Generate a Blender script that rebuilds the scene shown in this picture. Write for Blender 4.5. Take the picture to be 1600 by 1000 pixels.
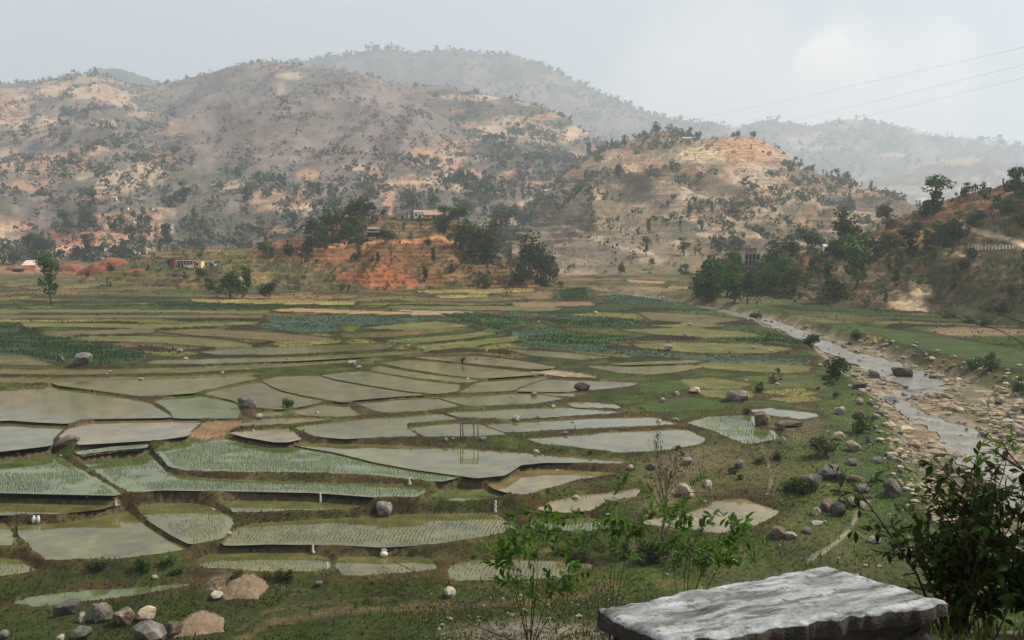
import bpy, bmesh, math, random
import numpy as np
from mathutils import Vector, Matrix, Quaternion
from mathutils.bvhtree import BVHTree

random.seed(7)
RNG = np.random.default_rng(7)
scene = bpy.context.scene
for o in list(bpy.data.objects):
    bpy.data.objects.remove(o)
COL = bpy.data.collections.new('place')
scene.collection.children.link(COL)

# ------------------------------------------------------------------ camera
CAM = np.array([0.0, 0.0, 28.0])
FPX = 1500.0                       # focal length in pixels of the 1600 px wide photo
PITCH = math.atan(120.0 / FPX)
cam = bpy.data.cameras.new('camera')
cam.lens = FPX / 1600.0 * 36.0
cam.sensor_width = 36.0
cam.clip_start = 0.1
cam.clip_end = 20000
camo = bpy.data.objects.new('camera', cam)
camo.location = CAM
camo.rotation_euler = (math.pi / 2 - PITCH, 0, 0)
COL.objects.link(camo)
scene.camera = camo

# ------------------------------------------------------------------ light
SUN_EL, SUN_AZ = math.radians(50), math.radians(74)      # azimuth from +Y towards +X
SUN_STRENGTH, SKY_STRENGTH, EXPOSURE = 5.0, 0.14, 0.28
HAZE = 0.0002
sun = bpy.data.lights.new('sun', 'SUN')
sun.energy = SUN_STRENGTH
sun.angle = math.radians(4)
sun.color = (1.0, 0.93, 0.82)
suno = bpy.data.objects.new('sun', sun)
sd_ = Vector((math.sin(SUN_AZ) * math.cos(SUN_EL), math.cos(SUN_AZ) * math.cos(SUN_EL), math.sin(SUN_EL)))
suno.rotation_euler = sd_.to_track_quat('Z', 'Y').to_euler()
COL.objects.link(suno)


def ray_dir(px, py):
    cx, cy = (px - 800.0) / FPX, (500.0 - py) / FPX
    c, s = math.cos(PITCH), math.sin(PITCH)
    return np.array([cx, c + cy * s, -s + cy * c])


world = bpy.data.worlds.new('World')
scene.world = world
world.use_nodes = True
wn, wl = world.node_tree.nodes, world.node_tree.links
wn.clear()
sky = wn.new('ShaderNodeTexSky')
sky.sky_type = 'NISHITA'
sky.sun_disc = False
sky.sun_elevation = SUN_EL
sky.sun_rotation = SUN_AZ
sky.altitude = 900
sky.air_density = 1.0
sky.dust_density = 2.2
sky.ozone_density = 1.0
bg = wn.new('ShaderNodeBackground')
bg.inputs['Strength'].default_value = SKY_STRENGTH
wout = wn.new('ShaderNodeOutputWorld')
tc = wn.new('ShaderNodeTexCoord')
cn = wn.new('ShaderNodeTexNoise')
cn.inputs['Scale'].default_value = 22
cn.inputs['Detail'].default_value = 6
cn.inputs['Roughness'].default_value = 0.55
wl.new(tc.outputs['Generated'], cn.inputs['Vector'])
off = wn.new('ShaderNodeVectorMath'); off.operation = 'SUBTRACT'
off.inputs[1].default_value = (0.5, 0.5, 0.5)
wl.new(cn.outputs['Color'], off.inputs[0])
scl = wn.new('ShaderNodeVectorMath'); scl.operation = 'SCALE'
scl.inputs['Scale'].default_value = 0.075
wl.new(off.outputs[0], scl.inputs[0])
add = wn.new('ShaderNodeVectorMath'); add.operation = 'ADD'
wl.new(tc.outputs['Generated'], add.inputs[0])
wl.new(scl.outputs[0], add.inputs[1])
prev = None
for (lx, ly, r, a) in [(1292, 82, 60, 1.0), (1262, 112, 58, .85), (1335, 108, 60, .85), (1300, 150, 150, .75), (1420, 150, 130, .6), (1210, 130, 90, .6),
                       (1100, 100, 80, .45), (1120, 165, 200, .6), (420, -300, 300, .4), (2300, 60, 260, .6)]:
    d = ray_dir(lx, ly); d = d / np.linalg.norm(d)
    dn = wn.new('ShaderNodeVectorMath'); dn.operation = 'DISTANCE'
    wl.new(add.outputs[0], dn.inputs[0]); dn.inputs[1].default_value = d
    mr = wn.new('ShaderNodeMapRange'); mr.interpolation_type = 'SMOOTHSTEP'
    mr.inputs['From Min'].default_value = r / FPX
    mr.inputs['From Max'].default_value = r / FPX * 0.35
    mr.inputs['To Max'].default_value = a
    wl.new(dn.outputs['Value'], mr.inputs['Value'])
    if prev is None:
        prev = mr.outputs[0]
    else:
        mx = wn.new('ShaderNodeMath'); mx.operation = 'MAXIMUM'
        wl.new(prev, mx.inputs[0]); wl.new(mr.outputs[0], mx.inputs[1]); prev = mx.outputs[0]
mixc = wn.new('ShaderNodeMix'); mixc.data_type = 'RGBA'
wl.new(prev, mixc.inputs['Factor'])
veil = wn.new('ShaderNodeMix'); veil.data_type = 'RGBA'      # thin high cloud over the whole sky
veil.inputs['Factor'].default_value = .86
wl.new(sky.outputs[0], [i for i in veil.inputs if i.name == 'A' and i.type == 'RGBA'][0]); [i for i in veil.inputs if i.name == 'B' and i.type == 'RGBA'][0].default_value = (4.1, 4.36, 4.5, 1)
wl.new([o for o in veil.outputs if o.type == 'RGBA'][0], [i for i in mixc.inputs if i.name == 'A' and i.type == 'RGBA'][0])
[i for i in mixc.inputs if i.name == 'B' and i.type == 'RGBA'][0].default_value = (6.5, 6.15, 5.85, 1)
wl.new([o for o in mixc.outputs if o.type == 'RGBA'][0], bg.inputs['Color'])
wl.new(bg.outputs[0], wout.inputs[0])

vs = scene.view_settings
scene.display_settings.display_device = 'sRGB'
vs.view_transform = 'Standard'
vs.look = 'None'
vs.exposure = EXPOSURE
vs.gamma = 1
vs.use_curve_mapping = False
scene.cycles.use_denoising = True
scene.cycles.max_bounces = 6
scene.cycles.diffuse_bounces = 3
scene.cycles.transparent_max_bounces = 8
scene.cycles.volume_bounces = 0
scene.cycles.sample_clamp_indirect = 2.0

# ------------------------------------------------------------------ numpy helpers
def _hash(ix, iy, seed):
    h = (ix.astype(np.int64) * 374761393 + iy.astype(np.int64) * 668265263 + seed * 1442695041) & 0xffffffff
    h = ((h ^ (h >> 13)) * 1274126177) & 0xffffffff
    h = (h ^ (h >> 16)) & 0xffff
    return h / 65535.0


def vnoise(x, y, seed=0):
    x = np.asarray(x, float); y = np.asarray(y, float)
    ix, iy = np.floor(x), np.floor(y)
    fx, fy = x - ix, y - iy
    fx = fx * fx * fx * (fx * (fx * 6 - 15) + 10); fy = fy * fy * fy * (fy * (fy * 6 - 15) + 10)
    a, b = _hash(ix, iy, seed), _hash(ix + 1, iy, seed)
    c, d = _hash(ix, iy + 1, seed), _hash(ix + 1, iy + 1, seed)
    return (a + (b - a) * fx) * (1 - fy) + (c + (d - c) * fx) * fy


def fbm(x, y, seed=0, octv=4, gain=.5):
    s, a, t = 0, 1.0, 0
    for k in range(octv):
        s = s + a * vnoise(x * 2 ** k + 17.3 * k, y * 2 ** k - 9.1 * k, seed + k * 31)
        t += a; a *= gain
    return s / t


def sstep(a, b, x):
    t = np.clip((x - a) / (b - a), 0, 1)
    return t * t * (3 - 2 * t)


def lerp(c, d, w):
    return c + (np.asarray(d, float) - c) * np.asarray(w)[..., None]


def ell(px, py, cx, cy, rx, ry, soft=.5):
    r = np.sqrt(((px - cx) / rx) ** 2 + ((py - cy) / ry) ** 2)
    return 1 - sstep(1 - soft, 1 + soft, r)


def pline(px, py, pts):
    best = np.full(np.shape(px), 1e9)
    for (ax, ay), (bx, by) in zip(pts[:-1], pts[1:]):
        dx, dy = bx - ax, by - ay
        t = np.clip(((px - ax) * dx + (py - ay) * dy) / (dx * dx + dy * dy + 1e-9), 0, 1)
        best = np.minimum(best, np.hypot(px - ax - t * dx, py - ay - t * dy))
    return best


def polysd(x, y, poly):
    """signed distance to a polygon, negative inside"""
    d2 = np.full(x.shape, 1e18); ins = np.zeros(x.shape, bool)
    n = len(poly)
    for i in range(n):
        ax, ay = poly[i]; bx, by = poly[(i + 1) % n]
        dx, dy = bx - ax, by - ay
        t = np.clip(((x - ax) * dx + (y - ay) * dy) / (dx * dx + dy * dy + 1e-12), 0, 1)
        d2 = np.minimum(d2, (x - ax - t * dx) ** 2 + (y - ay - t * dy) ** 2)
        c = (ay > y) != (by > y)
        with np.errstate(divide='ignore', invalid='ignore'):
            xi = ax + (y - ay) * dx / (dy if dy != 0 else 1e-12)
        ins ^= c & (x < xi)
    d = np.sqrt(d2)
    return np.where(ins, -d, d)


def project(P):
    """world points (...,3) to photo pixels"""
    c, s = math.cos(PITCH), math.sin(PITCH)
    q = P - CAM
    f = q[..., 1] * c - q[..., 2] * s
    u = q[..., 1] * s + q[..., 2] * c
    f = np.maximum(f, .01)
    return 800 + FPX * q[..., 0] / f, 500 - FPX * u / f


def at_depth(px, py, d):
    r = ray_dir(px, py)
    return CAM + r * (d / r[1])


# ------------------------------------------------------------------ mesh helpers
def mesh_np(name, V, faces, smooth=True, col=None, fcol=None):
    V = np.ascontiguousarray(V, dtype=np.float32)
    faces = [np.ascontiguousarray(f, dtype=np.int32) for f in faces if len(f)]
    me = bpy.data.meshes.new(name)
    me.vertices.add(len(V)); me.vertices.foreach_set('co', V.ravel())
    nl = sum(f.size for f in faces); npoly = sum(len(f) for f in faces)
    me.loops.add(nl); me.loops.foreach_set('vertex_index', np.concatenate([f.ravel() for f in faces]))
    me.polygons.add(npoly)
    tot = np.concatenate([np.full(len(f), f.shape[1]) for f in faces])
    st = np.concatenate([[0], np.cumsum(tot)[:-1]])
    me.polygons.foreach_set('loop_start', st.astype(np.int32))
    try:
        me.polygons.foreach_set('loop_total', tot.astype(np.int32))
    except Exception:
        pass
    me.polygons.foreach_set('use_smooth', np.full(npoly, smooth))
    if col is not None:
        at = me.attributes.new('Col', 'FLOAT_COLOR', 'POINT')
        c4 = np.ones((len(V), 4), np.float32); c4[:, :3] = col
        at.data.foreach_set('color', c4.ravel())
    me.update(calc_edges=True)
    me.validate()
    return me


def obj(name, me, mat=None, parent=None, loc=None, rotz=0.0):
    o = bpy.data.objects.new(name, me)
    COL.objects.link(o)
    if mat is not None and me is not None and len(me.materials) == 0:
        me.materials.append(mat)
    if parent is not None:
        o.parent = parent
    if loc is not None:
        o.location = loc
    if rotz:
        o.rotation_euler = (0, 0, rotz)
    return o


def tag(o, label=None, cat=None, group=None, kind=None):
    if label: o['label'] = label
    if cat: o['category'] = cat
    if group: o['group'] = group
    if kind: o['kind'] = kind
    return o


def empty(name, loc, rotz=0.0):
    o = bpy.data.objects.new(name, None)
    o.empty_display_size = .3
    COL.objects.link(o)
    o.location = loc
    o.rotation_euler = (0, 0, rotz)
    return o


class MB:
    """collects simple shapes for ONE mesh"""
    def __init__(s):
        s.V, s.F = [], []

    def add(s, V, F):
        b = len(s.V)
        s.V += [tuple(v) for v in V]
        s.F += [tuple(i + b for i in f) for f in F]

    def box(s, c, d, rotz=0.0, taper=1.0):
        x, y, z = [k / 2 for k in d]
        V = []
        for sz, tp in ((-z, 1), (z, taper)):
            for sx, sy in ((-x, -y), (x, -y), (x, y), (-x, y)):
                p, q = sx * tp, sy * tp
                V.append((c[0] + p * math.cos(rotz) - q * math.sin(rotz), c[1] + p * math.sin(rotz) + q * math.cos(rotz), c[2] + sz))
        s.add(V, [(3, 2, 1, 0), (4, 5, 6, 7), (0, 1, 5, 4), (1, 2, 6, 5), (2, 3, 7, 6), (3, 0, 4, 7)])

    def tube(s, pts, rad, n=6, cap=True):
        pts = [Vector(p) for p in pts]
        if not hasattr(rad, '__len__'):
            rad = [rad] * len(pts)
        b = len(s.V)
        for i, p in enumerate(pts):
            t = (pts[min(i + 1, len(pts) - 1)] - pts[max(i - 1, 0)]).normalized()
            a = t.orthogonal().normalized() if abs(t.z) > .9 else t.cross(Vector((0, 0, 1))).normalized()
            c = t.cross(a)
            for k in range(n):
                th = 2 * math.pi * k / n
                s.V.append(tuple(p + (a * math.cos(th) + c * math.sin(th)) * rad[i]))
        for i in range(len(pts) - 1):
            for k in range(n):
                q = b + i * n
                s.F.append((q + k, q + (k + 1) % n, q + n + (k + 1) % n, q + n + k))
        if cap:
            s.F.append(tuple(b + k for k in range(n))[::-1])
            q = b + (len(pts) - 1) * n
            s.F.append(tuple(q + k for k in range(n)))

    def mesh(s, name, smooth=False):
        me = bpy.data.meshes.new(name)
        me.from_pydata(s.V, [], s.F)
        if smooth:
            me.polygons.foreach_set('use_smooth', [True] * len(me.polygons))
        me.update()
        return me


# ------------------------------------------------------------------ materials
M = {}


def nmat(name):
    m = bpy.data.materials.new(name)
    m.use_nodes = True
    nt = m.node_tree
    b = nt.nodes['Principled BSDF']
    b.inputs['Roughness'].default_value = .9
    b.inputs['Specular IOR Level'].default_value = .15
    M[name] = m
    return m, nt, b


def N(nt, typ, **kw):
    n = nt.nodes.new(typ)
    for k, v in kw.items():
        if k in n.inputs:
            n.inputs[k].default_value = v
        else:
            setattr(n, k, v)
    return n


def noise(nt, scale, detail=4, rough=.55, coord='Object', stretch=None, dim='3D'):
    t = N(nt, 'ShaderNodeTexCoord')
    n = N(nt, 'ShaderNodeTexNoise', Scale=scale, Detail=detail, Roughness=rough)
    if stretch:
        mp = N(nt, 'ShaderNodeMapping'); mp.inputs['Scale'].default_value = stretch
        nt.links.new(t.outputs[coord], mp.inputs['Vector']); nt.links.new(mp.outputs[0], n.inputs['Vector'])
    else:
        nt.links.new(t.outputs[coord], n.inputs['Vector'])
    return n


def ramp(nt, fac, stops):
    r = N(nt, 'ShaderNodeValToRGB')
    e = r.color_ramp.elements
    while len(e) < len(stops):
        e.new(.5)
    for k, (p, c) in enumerate(stops):
        e[k].position = p
        e[k].color = (*c, 1) if len(c) == 3 else c
    nt.links.new(fac, r.inputs[0])
    return r.outputs[0]


def mixrgb(nt, fac, a, b, mode='MIX'):
    m = N(nt, 'ShaderNodeMix'); m.data_type = 'RGBA'; m.blend_type = mode
    for key, v in (('Factor', fac), ('A', a), ('B', b)):
        s = m.inputs[key] if key == 'Factor' else [i for i in m.inputs if i.name == key and i.type == 'RGBA'][0]
        if hasattr(v, 'is_output'):
            nt.links.new(v, s)
        elif key == 'Factor':
            s.default_value = v
        else:
            s.default_value = (*v, 1) if len(v) == 3 else v
    return [o for o in m.outputs if o.type == 'RGBA'][0]


def bump(nt, b, h, strength=.5, dist=.1):
    n = N(nt, 'ShaderNodeBump', Strength=strength, Distance=dist)
    nt.links.new(h, n.inputs['Height'])
    nt.links.new(n.outputs[0], b.inputs['Normal'])


def attr_mat(name, fine, mid, bumpd, amt=(.55, 1.5)):
    """terrain: its own land-cover colours with grain at two sizes"""
    m, nt, b = nmat(name)
    a = N(nt, 'ShaderNodeAttribute'); a.attribute_name = 'Col'
    n1 = noise(nt, fine, 8, .78); n2 = noise(nt, mid, 3, .6)
    f1 = ramp(nt, n1.outputs[0], [(.32, (amt[0],) * 3), (.5, (.95,) * 3), (.68, (amt[1], amt[1] * .96, amt[1] * .9))])
    f2 = ramp(nt, n2.outputs[0], [(.35, (.8, .8, .84)), (.65, (1.2, 1.16, 1.08))])
    c = mixrgb(nt, 1.0, a.outputs['Color'], f1, 'MULTIPLY')
    c = mixrgb(nt, 1.0, c, f2, 'MULTIPLY')
    nt.links.new(c, b.inputs['Base Color'])
    bump(nt, b, n1.outputs[0], .6, bumpd)
    b.inputs['Specular IOR Level'].default_value = .08
    return m


attr_mat('ground', 2.2, .25, .16, (.38, 1.75))
attr_mat('hill', .4, .03, 1.0, (.45, 1.6))
attr_mat('far_hill', .05, .012, 6, (.7, 1.3))


def flat_mat(name, c, var=.25, scale=6, rough=.9, spec=.15, bumps=.2, bd=.02):
    m, nt, b = nmat(name)
    n = noise(nt, scale, 5, .6)
    lo = tuple(k * (1 - var) for k in c); hi = tuple(min(1, k * (1 + var)) for k in c)
    nt.links.new(ramp(nt, n.outputs[0], [(.3, lo), (.7, hi)]), b.inputs['Base Color'])
    b.inputs['Roughness'].default_value = rough
    b.inputs['Specular IOR Level'].default_value = spec
    bump(nt, b, n.outputs[0], bumps, bd)
    return m


def leaf_mat(name, cols, trans=.25, rnd=.25):
    """leaves: a tone per leaf and a tone per plant"""
    m, nt, b = nmat(name)
    g = N(nt, 'ShaderNodeNewGeometry')
    oi = N(nt, 'ShaderNodeObjectInfo')
    k = len(cols)
    c = ramp(nt, g.outputs['Random Per Island'], [((i + .5) / k, cc) for i, cc in enumerate(cols)])
    tone = ramp(nt, oi.outputs['Random'], [(0, (1 - rnd,) * 3), (.5, (1, 1, 1)), (1, (1 + rnd, 1 + rnd * .8, 1 + rnd * .2))])
    c = mixrgb(nt, 1.0, c, tone, 'MULTIPLY')
    nt.links.new(c, b.inputs['Base Color'])
    b.inputs['Roughness'].default_value = .7
    b.inputs['Specular IOR Level'].default_value = .06
    tr = N(nt, 'ShaderNodeBsdfTranslucent'); nt.links.new(c, tr.inputs['Color'])
    ms = N(nt, 'ShaderNodeMixShader'); ms.inputs[0].default_value = trans
    nt.links.new(b.outputs[0], ms.inputs[1]); nt.links.new(tr.outputs[0], ms.inputs[2])
    nt.links.new(ms.outputs[0], nt.nodes['Material Output'].inputs['Surface'])
    return m


leaf_mat('leaf_green', [(.034, .068, .014), (.052, .10, .018), (.08, .14, .025), (.04, .08, .016)])
leaf_mat('leaf_dark', [(.02, .04, .012), (.034, .062, .016), (.05, .08, .02), (.066, .085, .026)])
leaf_mat('leaf_fresh', [(.06, .12, .02), (.09, .17, .03), (.12, .21, .045), (.07, .13, .025)])
leaf_mat('leaf_olive', [(.07, .075, .03), (.1, .1, .045), (.13, .12, .06), (.06, .07, .03)])
leaf_mat('leaf_far', [(.045, .072, .045), (.06, .088, .05), (.08, .105, .06), (.05, .075, .045)])
leaf_mat('leaf_scrub', [(.13, .105, .085), (.17, .14, .11), (.1, .085, .065), (.2, .165, .13)])
leaf_mat('leaf_bush', [(.012, .026, .007), (.024, .048, .011), (.04, .075, .015), (.016, .034, .008), (.03, .055, .012), (.045, .022, .012), (.02, .04, .01), (.035, .06, .014)], .25)
leaf_mat('leaf_bright', [(.035, .10, .012), (.055, .15, .02), (.075, .19, .025), (.08, .13, .024), (.035, .08, .012), (.10, .18, .035)], .45)
leaf_mat('grass_near', [(.04, .06, .014), (.055, .08, .018), (.08, .095, .026), (.11, .09, .04), (.045, .07, .015)], .45)
leaf_mat('grass_bank', [(.05, .065, .016), (.075, .085, .024), (.10, .085, .036), (.07, .055, .026), (.055, .075, .018)], .45)
leaf_mat('rice', [(.12, .19, .05), (.16, .23, .065), (.21, .26, .09), (.14, .21, .055)], .4)
leaf_mat('cabbage', [(.06, .11, .075), (.085, .14, .095), (.11, .17, .115)], .15)
leaf_mat('corn', [(.03, .06, .018), (.045, .085, .025), (.06, .11, .032)], .25)
leaf_mat('dry_stalk', [(.26, .2, .1), (.34, .27, .13), (.2, .16, .08)], .2)
flat_mat('bark', (.12, .09, .065), .4, 3)
flat_mat('bark_pale', (.22, .18, .14), .35, 3)
flat_mat('twig', (.06, .04, .03), .4, 8)


def rock_mat(name, dark, mid, light, moss=(.06, .065, .03)):
    m, nt, b = nmat(name)
    oi = N(nt, 'ShaderNodeObjectInfo')
    n = noise(nt, 2.2, 6, .65); n2 = noise(nt, .9, 3, .5)
    c = ramp(nt, n.outputs[0], [(.3, dark), (.5, mid), (.68, light)])
    tone = ramp(nt, oi.outputs['Random'], [(0, (.65, .63, .62)), (.5, (1, .97, .93)), (1, (1.25, 1.2, 1.1))])
    c = mixrgb(nt, 1.0, c, tone, 'MULTIPLY')
    f = ramp(nt, n2.outputs[0], [(.52, (0, 0, 0)), (.64, (.75, .75, .75))])
    c = mixrgb(nt, f, c, moss)
    nt.links.new(c, b.inputs['Base Color'])
    bump(nt, b, n.outputs[0], .7, .12)
    return m


rock_mat('rock_gray', (.05, .047, .043), (.135, .125, .112), (.30, .28, .25))
rock_mat('rock_dark', (.035, .033, .032), (.075, .07, .068), (.16, .15, .14))
rock_mat('rock_tan', (.14, .10, .065), (.38, .31, .22), (.56, .48, .36), (.22, .17, .11))
rock_mat('rock_pale', (.16, .145, .12), (.29, .265, .225), (.45, .42, .365), (.16, .14, .095))
rock_mat('rock_brown', (.05, .038, .03), (.12, .09, .07), (.26, .21, .16))


def water_mat(name, c, rough=.07, murk=1.0):
    m, nt, b = nmat(name)
    n0 = noise(nt, .35, 6, .62)
    lo = tuple(k * .62 for k in c); hi = tuple(k * 1.4 for k in c)
    nt.links.new(ramp(nt, n0.outputs[0], [(.35, lo), (.65, hi)]), b.inputs['Base Color'])
    b.inputs['Roughness'].default_value = rough
    b.inputs['IOR'].default_value = 1.33
    b.inputs['Specular IOR Level'].default_value = .5
    n = noise(nt, 4.5, 3, .6)
    bump(nt, b, n.outputs[0], .1, .02)
    return m


water_mat('water_clear', (.098, .09, .03), .04)
water_mat('water_green', (.085, .10, .032), .05)
water_mat('water_brown', (.15, .115, .045), .06)
water_mat('water_olive', (.105, .105, .025), .08)
water_mat('river', (.17, .155, .125), .3)

# ------------------------------------------------------------------ valley floor and its paddies
GVY = [75, 92, 112, 160, 200, 260, 475, 700, 1000, 1200]
GVZ = [0, 1.7, 3.8, 4.7, 5.6, 7.1, 10, 15, 21, 25]


def gv(y):
    return np.interp(y, GVY, GVZ)


_YT = np.linspace(20, 1100, 5400)


def to_floor(px, py, off=0.0):
    """where the sight line of a photo pixel meets the smooth valley floor"""
    r = ray_dir(px, py)
    f = CAM[2] + r[2] / r[1] * _YT - gv(_YT) - off
    k = int(np.argmax(f < 0)) if (f < 0).any() else len(_YT) - 1
    y = _YT[k]
    return np.array([r[0] / r[1] * y, y])


def to_level(px, py, L):
    r = ray_dir(px, py)
    y = (L - CAM[2]) / (r[2] / r[1])
    return np.array([r[0] / r[1] * y, y])


def chaikin(P, closed=True, k=.08):
    P = np.asarray(P, float)
    Q = np.roll(P, -1, 0)
    A, B = P * (1 - k) + Q * k, P * k + Q * (1 - k)
    return np.stack([A, B], 1).reshape(-1, 2)


def offset(W, d):
    """polygon grown outward by d metres"""
    a = np.roll(W, 1, 0); b = np.roll(W, -1, 0)
    e1 = W - a; e2 = b - W
    e1 /= np.linalg.norm(e1, axis=1, keepdims=True) + 1e-9; e2 /= np.linalg.norm(e2, axis=1, keepdims=True) + 1e-9
    area = np.sum(W[:, 0] * b[:, 1] - b[:, 0] * W[:, 1])
    sg = 1 if area > 0 else -1
    n = np.stack([e1[:, 1] + e2[:, 1], -(e1[:, 0] + e2[:, 0])], 1) * sg
    ln = np.linalg.norm(n, axis=1, keepdims=True)
    return W + n / np.maximum(ln, .6) * np.minimum(2 / np.maximum(ln, .6), 1.6) * d


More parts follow.
